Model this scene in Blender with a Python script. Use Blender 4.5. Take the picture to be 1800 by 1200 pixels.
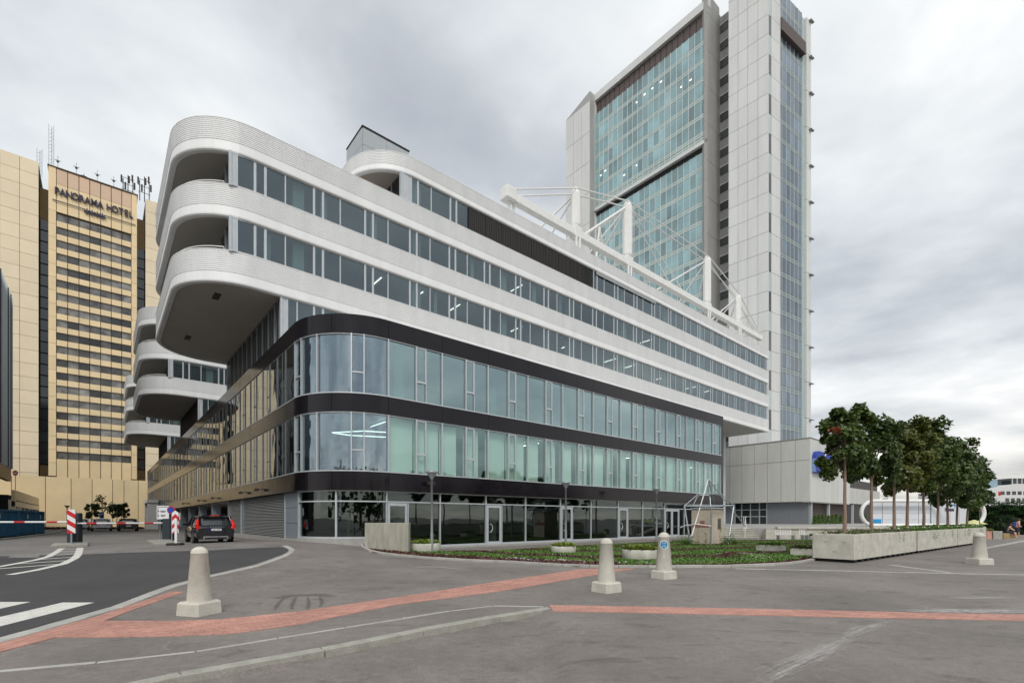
import bpy, bmesh, math, random
from mathutils import Vector, Matrix, geometry
random.seed(7)
R = math.radians
for o in list(bpy.data.objects): bpy.data.objects.remove(o)
SC = bpy.context.scene
COL = SC.collection
# ------------------------------------------------------------------ camera
F, CX, HZ, CH = 850.0, 900.0, 912.0, 1.7      # focal length, centre, horizon (photo pixels), eye height
cd = bpy.data.cameras.new('camera'); cam = bpy.data.objects.new('camera', cd); COL.objects.link(cam)
cam.location = (0, 0, CH); cam.rotation_euler = (R(90), 0, 0)
cd.sensor_width = 36; cd.lens = 17.0; cd.shift_y = (HZ-600)/1800; cd.clip_end = 4000; cd.clip_start = 0.1
SC.camera = cam
SC.view_settings.view_transform = 'Standard'; SC.view_settings.look = 'None'
SC.view_settings.exposure = 0.47; SC.view_settings.gamma = 1; SC.view_settings.use_curve_mapping = False
SC.render.engine = 'CYCLES'
try:
    SC.cycles.use_denoising = True; SC.cycles.max_bounces = 8; SC.cycles.transparent_max_bounces = 12
    SC.cycles.caustics_reflective = False; SC.cycles.caustics_refractive = False
except Exception: pass
# ------------------------------------------------------------------ node helper
class NT:
    def __init__(s, nt): s.nt = nt; nt.nodes.clear()
    def n(s, t, **kw):
        nd = s.nt.nodes.new(t)
        for k, v in kw.items():
            if k[0] == '_': nd.inputs[int(k[1:])].default_value = v
            elif k.startswith('i_'): nd.inputs[k[2:].replace('_', ' ')].default_value = v
            else: setattr(nd, k, v)
        return nd
    def l(s, a, b): s.nt.links.new(a, b)
    def m(s, op, a, b=None, c=None):
        nd = s.n('ShaderNodeMath', operation=op)
        for i, x in enumerate((a, b, c)):
            if x is None: continue
            if isinstance(x, (int, float)): nd.inputs[i].default_value = x
            else: s.l(x, nd.inputs[i])
        return nd.outputs[0]
    def ramp(s, fac, stops, interp='LINEAR'):
        r = s.n('ShaderNodeValToRGB'); r.color_ramp.interpolation = interp
        el = r.color_ramp.elements
        while len(el) < len(stops): el.new(0.5)
        for e, (p, c) in zip(el, stops): e.position = p; e.color = (*c, 1) if len(c) == 3 else c
        s.l(fac, r.inputs[0]); return r.outputs[0]
    def mix(s, fac, a, b, bt='MIX'):
        nd = s.n('ShaderNodeMix', data_type='RGBA', blend_type=bt)
        for i, x in ((0, fac), (6, a), (7, b)):
            if isinstance(x, (int, float)): nd.inputs[i].default_value = x
            elif isinstance(x, tuple): nd.inputs[i].default_value = (*x[:3], 1)
            else: s.l(x, nd.inputs[i])
        return nd.outputs[2]
# ------------------------------------------------------------------ world: physical sky under an overcast of layered cloud
SUN_EL, SUN_AZ = 46, 178            # degrees; azimuth clockwise from +Y
w = bpy.data.worlds.new('World'); SC.world = w; w.use_nodes = True
T = NT(w.node_tree)
out = T.n('ShaderNodeOutputWorld')
sky = T.n('ShaderNodeTexSky'); sky.sky_type = 'NISHITA'; sky.sun_disc = False
sky.sun_elevation = R(SUN_EL); sky.sun_rotation = R(SUN_AZ)
bg1 = T.n('ShaderNodeBackground'); bg1.inputs[1].default_value = 0.12; T.l(sky.outputs[0], bg1.inputs[0])
tc = T.n('ShaderNodeTexCoord'); sp = T.n('ShaderNodeSeparateXYZ'); T.l(tc.outputs['Generated'], sp.inputs[0])
zz = T.m('ADD', T.m('MAXIMUM', sp.outputs[2], 0.0), 0.16)
cb = T.n('ShaderNodeCombineXYZ'); T.l(T.m('DIVIDE', sp.outputs[0], zz), cb.inputs[0]); T.l(T.m('DIVIDE', sp.outputs[1], zz), cb.inputs[1])
def wn(scale, detail, rough, dist=0.0, off=(0, 0, 0), sc=(1, 1, 1)):
    mp = T.n('ShaderNodeMapping'); mp.inputs[1].default_value = off; mp.inputs[3].default_value = sc
    T.l(cb.outputs[0], mp.inputs[0])
    nz = T.n('ShaderNodeTexNoise'); nz.inputs['Scale'].default_value = scale; nz.inputs['Detail'].default_value = detail
    nz.inputs['Roughness'].default_value = rough; nz.inputs['Distortion'].default_value = dist
    T.l(mp.outputs[0], nz.inputs[0]); return nz.outputs[0]
n1 = wn(0.75, 5, 0.52, 0.35, (3.1, 1.7, 0), (1, 1, 1)); n2 = wn(2.1, 6, 0.55, 0.2, (8, 2, 0), (1, 1, 1))
dens = T.m('ADD', T.m('MULTIPLY', n1, 0.66), T.m('MULTIPLY', n2, 0.34))
ccol = T.ramp(dens, [(0.38, (0.86, 0.86, 0.84)), (0.44, (0.68, 0.70, 0.71)), (0.51, (0.56, 0.59, 0.61)), (0.59, (0.42, 0.445, 0.475)), (0.70, (0.33, 0.35, 0.39))])
warm = T.ramp(sp.outputs[2], [(0.0, (1.12, 1.0, 0.88)), (0.12, (1.04, 1.0, 0.97)), (0.3, (1, 1, 1)), (1.0, (1, 1, 1))])
ccol = T.mix(1.0, ccol, warm, 'MULTIPLY')
bg2 = T.n('ShaderNodeBackground'); bg2.inputs[1].default_value = 1.0; T.l(ccol, bg2.inputs[0])
ms = T.n('ShaderNodeMixShader'); ms.inputs[0].default_value = 0.94
T.l(bg1.outputs[0], ms.inputs[1]); T.l(bg2.outputs[0], ms.inputs[2]); T.l(ms.outputs[0], out.inputs[0])
# ------------------------------------------------------------------ sun behind the cloud
sd = bpy.data.lights.new('sun', 'SUN'); sd.energy = 1.3; sd.angle = R(22); sd.color = (1, 0.96, 0.9)
sun = bpy.data.objects.new('sun', sd); COL.objects.link(sun)
az, el = R(SUN_AZ), R(SUN_EL)
sdir = Vector((math.sin(az)*math.cos(el), math.cos(az)*math.cos(el), math.sin(el)))
sun.rotation_euler = sdir.to_track_quat('Z', 'Y').to_euler()
# ------------------------------------------------------------------ plan geometry: street grid u (along the front) and v (along the side street)
UH, VH = Vector((0.7613, 0.6484)), Vector((-0.6484, 0.7613))
ANG = math.atan2(0.6484, 0.7613)
def rr(px): return (px-CX)/F
def on_v(px, V):                    # where the line of sight px meets plane v=V -> u, distance
    r = rr(px); t = V/(-0.6484*r+0.7613); return t*(0.7613*r+0.6484), t
def on_u(px, U):
    r = rr(px); t = U/(0.7613*r+0.6484); return t*(-0.6484*r+0.7613), t
def zat(py, Y): return (HZ-py)/F*Y+CH
def W(u, v): return Vector((0.7613*u-0.6484*v, 0.6484*u+0.7613*v))
def UV(x, y): return (0.7613*x+0.6484*y, -0.6484*x+0.7613*y)
def PY(px, Y): return (rr(px)*Y, Y)
def S(x): x = max(0.0, min(1.0, x)); return x*x*(3-2*x)
# ------------------------------------------------------------------ materials
MATS = {}
def mat(name, col, rough=0.6, metal=0.0, var=0.12, scale=3.0, col2=None, bump=0.0, bscale=20.0, rnd=0.0, isl=0.0, emit=None, spec=0.5, coat=0.0, stretch=None, detail=4, fine=0.0):
    if name in MATS: return MATS[name]
    m = bpy.data.materials.new(name); m.use_nodes = True; t = NT(m.node_tree)
    o = t.n('ShaderNodeOutputMaterial'); p = t.n('ShaderNodeBsdfPrincipled'); t.l(p.outputs[0], o.inputs[0])
    geo = t.n('ShaderNodeNewGeometry'); pos = geo.outputs['Position']
    if stretch:
        mp = t.n('ShaderNodeMapping'); mp.inputs[3].default_value = stretch; t.l(pos, mp.inputs[0]); pos = mp.outputs[0]
    nz = t.n('ShaderNodeTexNoise'); nz.inputs['Scale'].default_value = scale; nz.inputs['Detail'].default_value = detail; nz.inputs['Roughness'].default_value = 0.6
    t.l(pos, nz.inputs[0])
    c2 = col2 or tuple(x*(1-var) for x in col); c1 = col if col2 else tuple(min(1, x*(1+var)) for x in col)
    f = t.ramp(nz.outputs[0], [(0.3, (0, 0, 0)), (0.7, (1, 1, 1))])
    c = t.mix(f, c2, c1)
    if fine:
        n3 = t.n('ShaderNodeTexNoise'); n3.inputs['Scale'].default_value = 60; n3.inputs['Detail'].default_value = 3; t.l(geo.outputs['Position'], n3.inputs[0])
        c = t.mix(1.0, c, t.ramp(n3.outputs[0], [(0.3, (1-fine,)*3), (0.7, (1+fine,)*3)]), 'MULTIPLY')
    if rnd:
        oi = t.n('ShaderNodeObjectInfo'); k = t.m('ADD', t.m('MULTIPLY', oi.outputs['Random'], 2*rnd), 1-rnd)
        hs = t.n('ShaderNodeHueSaturation'); t.l(c, hs.inputs['Color']); t.l(k, hs.inputs['Value']); c = hs.outputs[0]
    if isl:
        k = t.m('ADD', t.m('MULTIPLY', geo.outputs['Random Per Island'], 2*isl), 1-isl)
        hs = t.n('ShaderNodeHueSaturation'); t.l(c, hs.inputs['Color']); t.l(k, hs.inputs['Value']); c = hs.outputs[0]
    t.l(c, p.inputs['Base Color'])
    rg = t.m('ADD', t.m('MULTIPLY', nz.outputs[0], 0.16), max(0.0, rough-0.08)); t.l(rg, p.inputs['Roughness'])
    p.inputs['Metallic'].default_value = metal
    p.inputs['Specular IOR Level'].default_value = spec
    p.inputs['Coat Weight'].default_value = coat
    if bump:
        n2 = t.n('ShaderNodeTexNoise'); n2.inputs['Scale'].default_value = bscale; n2.inputs['Detail'].default_value = 4; t.l(pos, n2.inputs[0])
        b = t.n('ShaderNodeBump'); b.inputs['Strength'].default_value = bump; b.inputs['Distance'].default_value = 0.02
        t.l(n2.outputs[0], b.inputs['Height']); t.l(b.outputs[0], p.inputs['Normal'])
    if emit: p.inputs['Emission Color'].default_value = (*emit[0], 1); p.inputs['Emission Strength'].default_value = emit[1]
    MATS[name] = m; return m
def glass(name, tint, ior=1.6, boost=0.03, wob=0.02, refl=(1, 1, 1), wscale=0.5):
    if name in MATS: return MATS[name]
    m = bpy.data.materials.new(name); m.use_nodes = True; t = NT(m.node_tree)
    o = t.n('ShaderNodeOutputMaterial'); tr = t.n('ShaderNodeBsdfTransparent'); gl = t.n('ShaderNodeBsdfGlossy')
    tr.inputs[0].default_value = (*tint, 1); gl.inputs['Color'].default_value = (*refl, 1); gl.inputs['Roughness'].default_value = 0.015
    geo = t.n('ShaderNodeNewGeometry'); oi = t.n('ShaderNodeObjectInfo')
    ad = t.n('ShaderNodeVectorMath', operation='ADD'); sc = t.n('ShaderNodeVectorMath', operation='SCALE')
    cbn = t.n('ShaderNodeCombineXYZ'); t.l(t.m('MULTIPLY', oi.outputs['Random'], 37.0), cbn.inputs[0]); t.l(geo.outputs['Position'], ad.inputs[0]); t.l(cbn.outputs[0], ad.inputs[1])
    nz = t.n('ShaderNodeTexNoise'); nz.inputs['Scale'].default_value = wscale; nz.inputs['Detail'].default_value = 1; t.l(ad.outputs[0], nz.inputs[0])
    b = t.n('ShaderNodeBump'); b.inputs['Strength'].default_value = 1.0; b.inputs['Distance'].default_value = wob; t.l(nz.outputs[0], b.inputs['Height'])
    t.l(b.outputs[0], gl.inputs['Normal'])
    mx = t.n('ShaderNodeMixShader'); dt = t.n('ShaderNodeVectorMath', operation='DOT_PRODUCT'); t.l(geo.outputs['Incoming'], dt.inputs[0]); t.l(geo.outputs['Normal'], dt.inputs[1])
    f0 = ((ior-1)/(ior+1))**2+boost; c5 = t.m('POWER', t.m('SUBTRACT', 1.0, t.m('ABSOLUTE', dt.outputs['Value'])), 4.0)
    t.l(t.m('MINIMUM', t.m('ADD', t.m('MULTIPLY', c5, 1-f0), f0), 1.0), mx.inputs[0])
    t.l(tr.outputs[0], mx.inputs[1]); t.l(gl.outputs[0], mx.inputs[2]); t.l(mx.outputs[0], o.inputs[0])
    MATS[name] = m; return m
def leafmat(name, c1, c2, tr=0.25):
    m = bpy.data.materials.new(name); m.use_nodes = True; t = NT(m.node_tree)
    o = t.n('ShaderNodeOutputMaterial'); p = t.n('ShaderNodeBsdfPrincipled'); tl = t.n('ShaderNodeBsdfTranslucent')
    geo = t.n('ShaderNodeNewGeometry')
    nz = t.n('ShaderNodeTexNoise'); nz.inputs['Scale'].default_value = 1.3; t.l(geo.outputs['Position'], nz.inputs[0])
    f = t.m('ADD', t.m('MULTIPLY', geo.outputs['Random Per Island'], 0.6), t.m('MULTIPLY', nz.outputs[0], 0.5))
    c = t.mix(f, c1, c2); t.l(c, p.inputs['Base Color']); t.l(c, tl.inputs[0]); p.inputs['Roughness'].default_value = 0.45
    mx = t.n('ShaderNodeMixShader'); mx.inputs[0].default_value = tr
    t.l(p.outputs[0], mx.inputs[1]); t.l(tl.outputs[0], mx.inputs[2]); t.l(mx.outputs[0], o.inputs[0])
    MATS[name] = m; return m
M_white = mat('white_ribbed_metal', (0.80, 0.81, 0.81), 0.5, 0.0, var=0.05, scale=1.2, stretch=(1, 1, .25))
M_black = mat('black_gloss_cladding', (0.010, 0.008, 0.011), 0.16, 0.0, var=0.2, scale=0.8, spec=0.32)
M_alu = mat('aluminium_frame', (0.55, 0.58, 0.60), 0.4, 0.4, var=0.05)
M_post = mat('grey_white_post', (0.52, 0.55, 0.58), 0.45, 0.2, var=0.05)
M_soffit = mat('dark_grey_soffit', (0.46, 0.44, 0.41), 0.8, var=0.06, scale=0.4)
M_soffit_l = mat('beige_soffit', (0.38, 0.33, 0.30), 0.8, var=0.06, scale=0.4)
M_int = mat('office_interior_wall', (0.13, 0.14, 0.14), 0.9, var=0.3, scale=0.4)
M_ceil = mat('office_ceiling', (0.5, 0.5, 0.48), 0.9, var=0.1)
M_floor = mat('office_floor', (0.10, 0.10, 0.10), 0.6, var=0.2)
M_icol = mat('interior_column_paint', (0.80, 0.85, 0.80), 0.7, var=0.04)
M_blind = mat('white_window_blind', (0.85, 0.86, 0.84), 0.8, var=0.05, scale=1.0)
M_lamp = mat('ceiling_light_strip', (1, 1, 1), 0.5, emit=((1.0, 0.93, 0.82), 3.0))
G_ribbon = glass('ribbon_window_glass', (0.58, 0.66, 0.66), 1.6, 0.08, 0.008, (0.78, 0.87, 0.92))
G_curtain = glass('green_curtain_wall_glass', (0.86, 0.955, 0.915), 1.6, 0.10, 0.008, (0.74, 0.93, 0.95))
G_row3 = glass('blue_grey_curtain_wall_glass', (0.55, 0.68, 0.66), 1.7, 0.24, 0.010, (0.74, 0.90, 0.93))
G_curve = glass('curved_mirror_glass', (0.55, 0.68, 0.68), 2.2, 0.12, 0.02, (0.80, 0.90, 1.0), 0.9)
G_shop = glass('dark_shopfront_glass', (0.45, 0.50, 0.48), 1.5, 0.06, 0.006, (0.8, 0.9, 0.9))
G_side = glass('side_street_glass', (0.5, 0.55, 0.55), 2.0, 0.10, 0.012, (0.9, 0.92, 0.92), 0.6)
M_darkmetal = mat('dark_brown_louvre', (0.045, 0.040, 0.038), 0.5, 0.3, var=0.1)
M_plinth = mat('concrete_plinth', (0.36, 0.35, 0.33), 0.85, var=0.1, fine=0.1, bump=0.2, bscale=30)
M_shutter = mat('grey_metal_shutter', (0.36, 0.37, 0.37), 0.5, 0.4, var=0.06)
M_bluegrey = mat('blue_grey_panel', (0.24, 0.28, 0.32), 0.5, 0.2, var=0.08)
M_steel = mat('galvanised_steel', (0.42, 0.46, 0.48), 0.4, 0.7, var=0.15, scale=8)
M_wsteel = mat('white_painted_steel', (0.80, 0.80, 0.78), 0.45, 0.0, var=0.05, scale=2)
M_concrete = mat('pale_cast_concrete', (0.54, 0.52, 0.455), 0.85, var=0.16, scale=2.5, fine=0.10, bump=0.25, bscale=25)
M_concrete_s = mat('streaked_concrete', (0.36, 0.35, 0.29), 0.9, var=0.22, scale=3, stretch=(2.5, 2.5, 0.35), fine=0.08, bump=0.25, bscale=20)
M_concrete_d = mat('weathered_kerb_concrete', (0.34, 0.33, 0.29), 0.9, var=0.18, scale=4, fine=0.15, bump=0.3, bscale=30)
M_rub = mat('black_rubber', (0.02, 0.02, 0.02), 0.7)
M_red = mat('red_sign_paint', (0.55, 0.015, 0.02), 0.4, var=0.06)
M_wp = mat('white_sign_paint', (0.78, 0.78, 0.78), 0.4, var=0.05)
M_blue = mat('blue_sign_paint', (0.015, 0.06, 0.35), 0.35, var=0.08)
M_dark = mat('dark_interior_void', (0.02, 0.02, 0.02), 0.9)
# ------------------------------------------------------------------ mesh building
ORG = {}
def org_of(o):
    while o is not None:
        if o.name in ORG: return ORG[o.name]
        o = o.parent
    return Vector((0, 0, 0))
def tag(o, label=None, cat=None, group=None, kind=None):
    if label: o['label'] = label
    if cat: o['category'] = cat
    if group: o['group'] = group
    if kind: o['kind'] = kind
    return o
def thing(name, label, cat, loc, group=None, rot=ANG, uv=True):
    """Empty at the base. uv=True: loc and child coordinates are (u, v, z); else child coordinates are local to loc."""
    o = bpy.data.objects.new(name, None); COL.objects.link(o); o.empty_display_size = 0.5
    if uv:
        p = W(loc[0], loc[1]); o.location = (p.x, p.y, loc[2]); ORG[o.name] = Vector(loc)
    else: o.location = loc
    o.rotation_euler = (0, 0, rot); return tag(o, label, cat, group)
class MB:
    def __init__(s): s.v = []; s.f = []; s.sm = []
    def add(s, vs, fs, smooth=False):
        b = len(s.v); s.v += [tuple(x) for x in vs]; s.f += [tuple(i+b for i in f) for f in fs]; s.sm += [smooth]*len(fs); return s
    def box(s, x0, x1, y0, y1, z0, z1, rot=0, piv=None):
        vs = [Vector((x, y, z)) for z in (z0, z1) for y in (y0, y1) for x in (x0, x1)]
        if rot:
            c = Vector(piv if piv else ((x0+x1)/2, (y0+y1)/2, 0)); Rm = Matrix.Rotation(rot, 3, 'Z'); vs = [Rm@(a-c)+c for a in vs]
        return s.add(vs, [(0, 2, 3, 1), (4, 5, 7, 6), (0, 1, 5, 4), (2, 6, 7, 3), (0, 4, 6, 2), (1, 3, 7, 5)])
    def bbox(s, x0, x1, y0, y1, z0, z1, b=0.02, taper=0.0):     # box with chamfered vertical and top edges
        def ring(i, z): return [Vector(p+(z,)) for p in ((x0+i+b, y0+i), (x1-i-b, y0+i), (x1-i, y0+i+b), (x1-i, y1-i-b), (x1-i-b, y1-i), (x0+i+b, y1-i), (x0+i, y1-i-b), (x0+i, y0+i+b))]
        rs = [ring(0, z0), ring(taper, z1-b), ring(taper+b*0.8, z1)]
        vs = sum(rs, []); fs = [tuple(range(7, -1, -1)), tuple(range(16, 24))]
        for k in (0, 1): fs += [(k*8+i, k*8+(i+1) % 8, k*8+8+(i+1) % 8, k*8+8+i) for i in range(8)]
        return s.add(vs, fs)
    def tube(s, p, q, r, n=8, r2=None, cap=True):
        p, q = Vector(p), Vector(q); d = (q-p)
        if d.length < 1e-6: return s
        d.normalize(); a = d.orthogonal().normalized(); b = d.cross(a); r2 = r if r2 is None else r2
        vs = [p+(a*math.cos(t)+b*math.sin(t))*r for t in [2*math.pi*i/n for i in range(n)]]+[q+(a*math.cos(t)+b*math.sin(t))*r2 for t in [2*math.pi*i/n for i in range(n)]]
        s.add(vs, [(i, (i+1) % n, n+(i+1) % n, n+i) for i in range(n)], True)
        if cap: s.add(vs, [tuple(range(n-1, -1, -1)), tuple(range(n, 2*n))])
        return s
    def path(s, pts, r, n=8):
        for a, b in zip(pts, pts[1:]): s.tube(a, b, r, n)
        return s
    def lathe(s, prof, c=(0, 0, 0), n=24, smooth=True):
        vs = [(c[0]+r*math.cos(2*math.pi*i/n), c[1]+r*math.sin(2*math.pi*i/n), c[2]+z) for r, z in prof for i in range(n)]
        fs = [(k*n+i, k*n+(i+1) % n, (k+1)*n+(i+1) % n, (k+1)*n+i) for k in range(len(prof)-1) for i in range(n)]
        s.add(vs, fs, smooth)
        s.add(vs[:n], [tuple(range(n-1, -1, -1))]); s.add(vs[-n:], [tuple(range(n))]); return s
    def prism(s, poly, z0, z1):
        n = len(poly); vs = [(x, y, z0) for x, y in poly]+[(x, y, z1) for x, y in poly]
        ar = sum(poly[i][0]*poly[(i+1) % n][1]-poly[(i+1) % n][0]*poly[i][1] for i in range(n))
        tri = geometry.tessellate_polygon([[Vector((x, y, 0)) for x, y in poly]])
        fs = []
        for a, b, c in tri:
            A, B, C_ = poly[a], poly[b], poly[c]
            o = (B[0]-A[0])*(C_[1]-A[1])-(B[1]-A[1])*(C_[0]-A[0])
            if o < 0: a, b, c = a, c, b
            fs += [(n+a, n+b, n+c), (c, b, a)]
        for i in range(n):
            j = (i+1) % n; q = (i, j, n+j, n+i); fs.append(q if ar > 0 else q[::-1])
        return s.add(vs, fs)
    def sweep(s, path, prof, left=True, cap=True, smooth=True):
        n = len(path); N = []
        for i in range(n):
            a = Vector(path[max(0, i-1)]); b = Vector(path[i]); c = Vector(path[min(n-1, i+1)])
            d1 = (b-a).normalized() if i else (c-b).normalized(); d2 = (c-b).normalized() if i < n-1 else d1
            d = (d1+d2).normalized(); nn = Vector((-d.y, d.x)) if left else Vector((d.y, -d.x)); k = 1/max(0.5, d.dot(d1)); N.append(nn*k)
        m = len(prof); vs = [(path[i][0]+N[i].x*o, path[i][1]+N[i].y*o, z) for i in range(n) for o, z in prof]
        fs = []
        for i in range(n-1):
            for j in range(m-1):
                q = (i*m+j, (i+1)*m+j, (i+1)*m+j+1, i*m+j+1); fs.append(q[::-1] if left else q)
        s.add(vs, fs, False)
        if cap: s.add(vs[:m], [tuple(range(m))]); s.add(vs[-m:], [tuple(range(m-1, -1, -1))])
        return s
    def build(s, name, m, parent=None, label=None, kind=None, cat=None, group=None, loc=None, smooth=None, bevel=0):
        og = org_of(parent) if parent else Vector((0, 0, 0))
        me = bpy.data.meshes.new(name); me.from_pydata([tuple(Vector(v)-og) for v in s.v], [], s.f)
        me.polygons.foreach_set('use_smooth', [bool(x) if smooth is None else smooth for x in s.sm]); me.update()
        me.materials.append(m); o = bpy.data.objects.new(name, me); COL.objects.link(o)
        if parent: o.parent = parent
        if loc: o.location = loc
        if bevel:
            bv = o.modifiers.new('bevel', 'BEVEL'); bv.width = bevel; bv.segments = 2; bv.limit_method = 'ANGLE'
        return tag(o, label, cat, group, kind)
UNIT = {}
def unit(m):
    if m.name not in UNIT:
        b = MB().box(-.5, .5, -.5, .5, -.5, .5); me = bpy.data.meshes.new('block_'+m.name); me.from_pydata(b.v, [], b.f); me.materials.append(m); UNIT[m.name] = me
    return UNIT[m.name]
def piece(name, m, parent, c, size, rot=0.0, label=None):
    o = bpy.data.objects.new(name, unit(m)); COL.objects.link(o); o.parent = parent
    o.location = Vector(c)-org_of(parent); o.scale = size; o.rotation_euler = (0, 0, rot)
    if label: o['label'] = label
    return o
class Fac:
    """A flat facade from a along unit direction d (plan), outward normal n."""
    def __init__(s, root, a, d, n):
        s.root, s.a, s.d, s.n = root, Vector(a), Vector(d).normalized(), Vector(n).normalized(); s.rot = math.atan2(s.d.y, s.d.x)
    def c(s, st, z, o): p = s.a+s.d*st+s.n*o; return (p.x, p.y, z)
    def piece(s, name, m, s0, s1, z0, z1, o0, o1, label=None, parent=None):
        return piece(name, m, parent or s.root, s.c((s0+s1)/2, (z0+z1)/2, (o0+o1)/2), (abs(s1-s0), abs(o1-o0), abs(z1-z0)), s.rot, label)
    def add(s, mb, s0, s1, z0, z1, o0, o1):
        P = [s.c(a, z, o) for z in (z0, z1) for o in (o0, o1) for a in (s0, s1)]
        return mb.add(P, [(0, 2, 3, 1), (4, 5, 7, 6), (0, 1, 5, 4), (2, 6, 7, 3), (0, 4, 6, 2), (1, 3, 7, 5)])
def arc(c, r, a0, a1, n):
    return [(c[0]+r*math.cos(a0+(a1-a0)*i/n), c[1]+r*math.sin(a0+(a1-a0)*i/n)) for i in range(n+1)]
def text_part(name, s, size, m, parent, loc, rot, extrude=0.02, label=None, align='CENTER', world=False, cat=None):
    cu = bpy.data.curves.new('t', 'FONT'); cu.body = s; cu.size = size; cu.extrude = extrude; cu.align_x = align; cu.align_y = 'CENTER'; cu.offset = size*0.012
    to = bpy.data.objects.new('t', cu); COL.objects.link(to); dg = bpy.context.evaluated_depsgraph_get()
    me = bpy.data.meshes.new_from_object(to.evaluated_get(dg)); bpy.data.objects.remove(to)
    me.materials.clear(); me.materials.append(m); o = bpy.data.objects.new(name, me); COL.objects.link(o)
    if parent: o.parent = parent
    o.location = Vector(loc)-(org_of(parent) if parent else Vector((0, 0, 0))); o.rotation_euler = rot
    return tag(o, label, cat)
# ------------------------------------------------------------------ ground
KERB = [(-40, 1260), (60, 1230), (199, 1203), (251, 1194), (477, 1156), (520, 1148), (640, 1124), (758, 1101), (900, 1076), (965, 1066)]
def flat(px, py, z=0.0): Y = F*(CH-z)/(py-HZ); return (rr(px)*Y, Y)
KL = [flat(*k) for k in KERB]
def kerb_side(x, y):               # >0: camera side (lower road), distance
    best = 1e9; sg = 1
    for (x0, y0), (x1, y1) in zip(KL, KL[1:]):
        dx, dy = x1-x0, y1-y0; t = max(0, min(1, ((x-x0)*dx+(y-y0)*dy)/(dx*dx+dy*dy)))
        d = math.hypot(x-x0-dx*t, y-y0-dy*t)
        if d < best: best = d; sg = 1 if (dx*(y-y0)-dy*(x-x0)) < 0 else -1
    return best*sg
XE = KL[-1][0]
def gs(x, y):                      # smooth relief
    lf = S((-x-4)/7)
    return 0.33*lf*S((y-9)/14)+0.20*math.exp(-((x+11.4)**2+(y-25.5)**2)/30.0)-0.62*S((-x+5)/10)*S((y-55)/50)
def g(x, y):
    z = gs(x, y)
    if y < 11 and x < XE+0.6:
        k = kerb_side(x, y)
        z -= 0.11*S((k-0.02)/0.1)*S((XE+0.05-x)/0.45)
    return z
def P(px, py):                     # ground point seen at a photo pixel
    z = 0.0
    for _ in range(12):
        Y = F*(CH-z)/(py-HZ); x = rr(px)*Y; z = 0.5*z+0.5*gs(x, Y)
    return (x, Y)
def rng(a, b, st):
    n = max(1, round((b-a)/st)); return [a+(b-a)*i/n for i in range(n)]
xs = rng(-3000, -150, 570)+rng(-150, -50, 8)+rng(-50, -9, .8)+rng(-9, 3, .09)+rng(3, 50, .8)+rng(50, 200, 10)+rng(200, 3000, 560)+[3000]
ys = rng(-3000, -100, 580)+rng(-100, 0, 8)+rng(0, 3.5, .5)+rng(3.5, 11, .09)+rng(11, 60, .7)+rng(60, 150, 4)+rng(150, 3000, 475)+[3000]
nx = len(xs)
def asphalt(name, c1, c2, stain, light=0.0):
    m = bpy.data.materials.new(name); m.use_nodes = True; t = NT(m.node_tree)
    o = t.n('ShaderNodeOutputMaterial'); p = t.n('ShaderNodeBsdfPrincipled'); t.l(p.outputs[0], o.inputs[0])
    geo = t.n('ShaderNodeNewGeometry'); pos = geo.outputs['Position']
    def nz(sc, de=5, ro=0.6, di=0.0, st=None):
        q = pos
        if st: mp = t.n('ShaderNodeMapping'); mp.inputs[3].default_value = st; mp.inputs[2].default_value = (0, 0, 0.5); t.l(pos, mp.inputs[0]); q = mp.outputs[0]
        n = t.n('ShaderNodeTexNoise'); n.inputs['Scale'].default_value = sc; n.inputs['Detail'].default_value = de; n.inputs['Roughness'].default_value = ro; n.inputs['Distortion'].default_value = di
        t.l(q, n.inputs[0]); return n.outputs[0]
    c = t.mix(t.ramp(nz(0.35, 6, 0.62), [(0.32, (0, 0, 0)), (0.68, (1, 1, 1))]), c1, c2)
    c = t.mix(t.ramp(nz(1.1, 8, 0.7, 0.6, (1, 2.2, 1)), [(0.55, (0, 0, 0)), (0.75, (stain,)*3)]), c, tuple(x*0.45 for x in c1))
    if light: c = t.mix(t.ramp(nz(0.8, 9, 0.75, 1.0, (2.0, 1, 1)), [(0.60, (0, 0, 0)), (0.78, (light,)*3)]), c, (0.42, 0.41, 0.39))
    fn = nz(85, 2, 0.7); c = t.mix(1.0, c, t.ramp(fn, [(0.25, (0.72,)*3), (0.75, (1.28,)*3)]), 'MULTIPLY')
    c = t.mix(1.0, c, t.ramp(nz(7, 6, 0.75), [(0.3, (0.84,)*3), (0.7, (1.16,)*3)]), 'MULTIPLY'); c = t.mix(1.0, c, t.ramp(nz(30, 3, 0.8), [(0.3, (0.86,)*3), (0.7, (1.14,)*3)]), 'MULTIPLY')
    vo = t.n('ShaderNodeTexVoronoi'); vo.inputs['Scale'].default_value = 0.9; t.l(pos, vo.inputs[0])
    spot = t.ramp(t.m('ADD', vo.outputs[0], t.m('MULTIPLY', nz(6), 0.12)), [(0.085, (1, 1, 1)), (0.10, (0, 0, 0))])
    c = t.mix(t.m('MULTIPLY', spot, 0.5), c, tuple(x*0.4 for x in c1))
    t.l(c, p.inputs['Base Color']); p.inputs['Roughness'].default_value = 0.85
    b = t.n('ShaderNodeBump'); b.inputs['Strength'].default_value = 0.35; b.inputs['Distance'].default_value = 0.01; t.l(fn, b.inputs['Height']); t.l(b.outputs[0], p.inputs['Normal'])
    MATS[name] = m; return m
M_asph = asphalt('worn_grey_asphalt', (0.150, 0.134, 0.122), (0.245, 0.219, 0.198), 0.9, 0.55)
M_asph_d = asphalt('fresh_dark_asphalt', (0.048, 0.048, 0.050), (0.070, 0.068, 0.068), 0.3)
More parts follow.
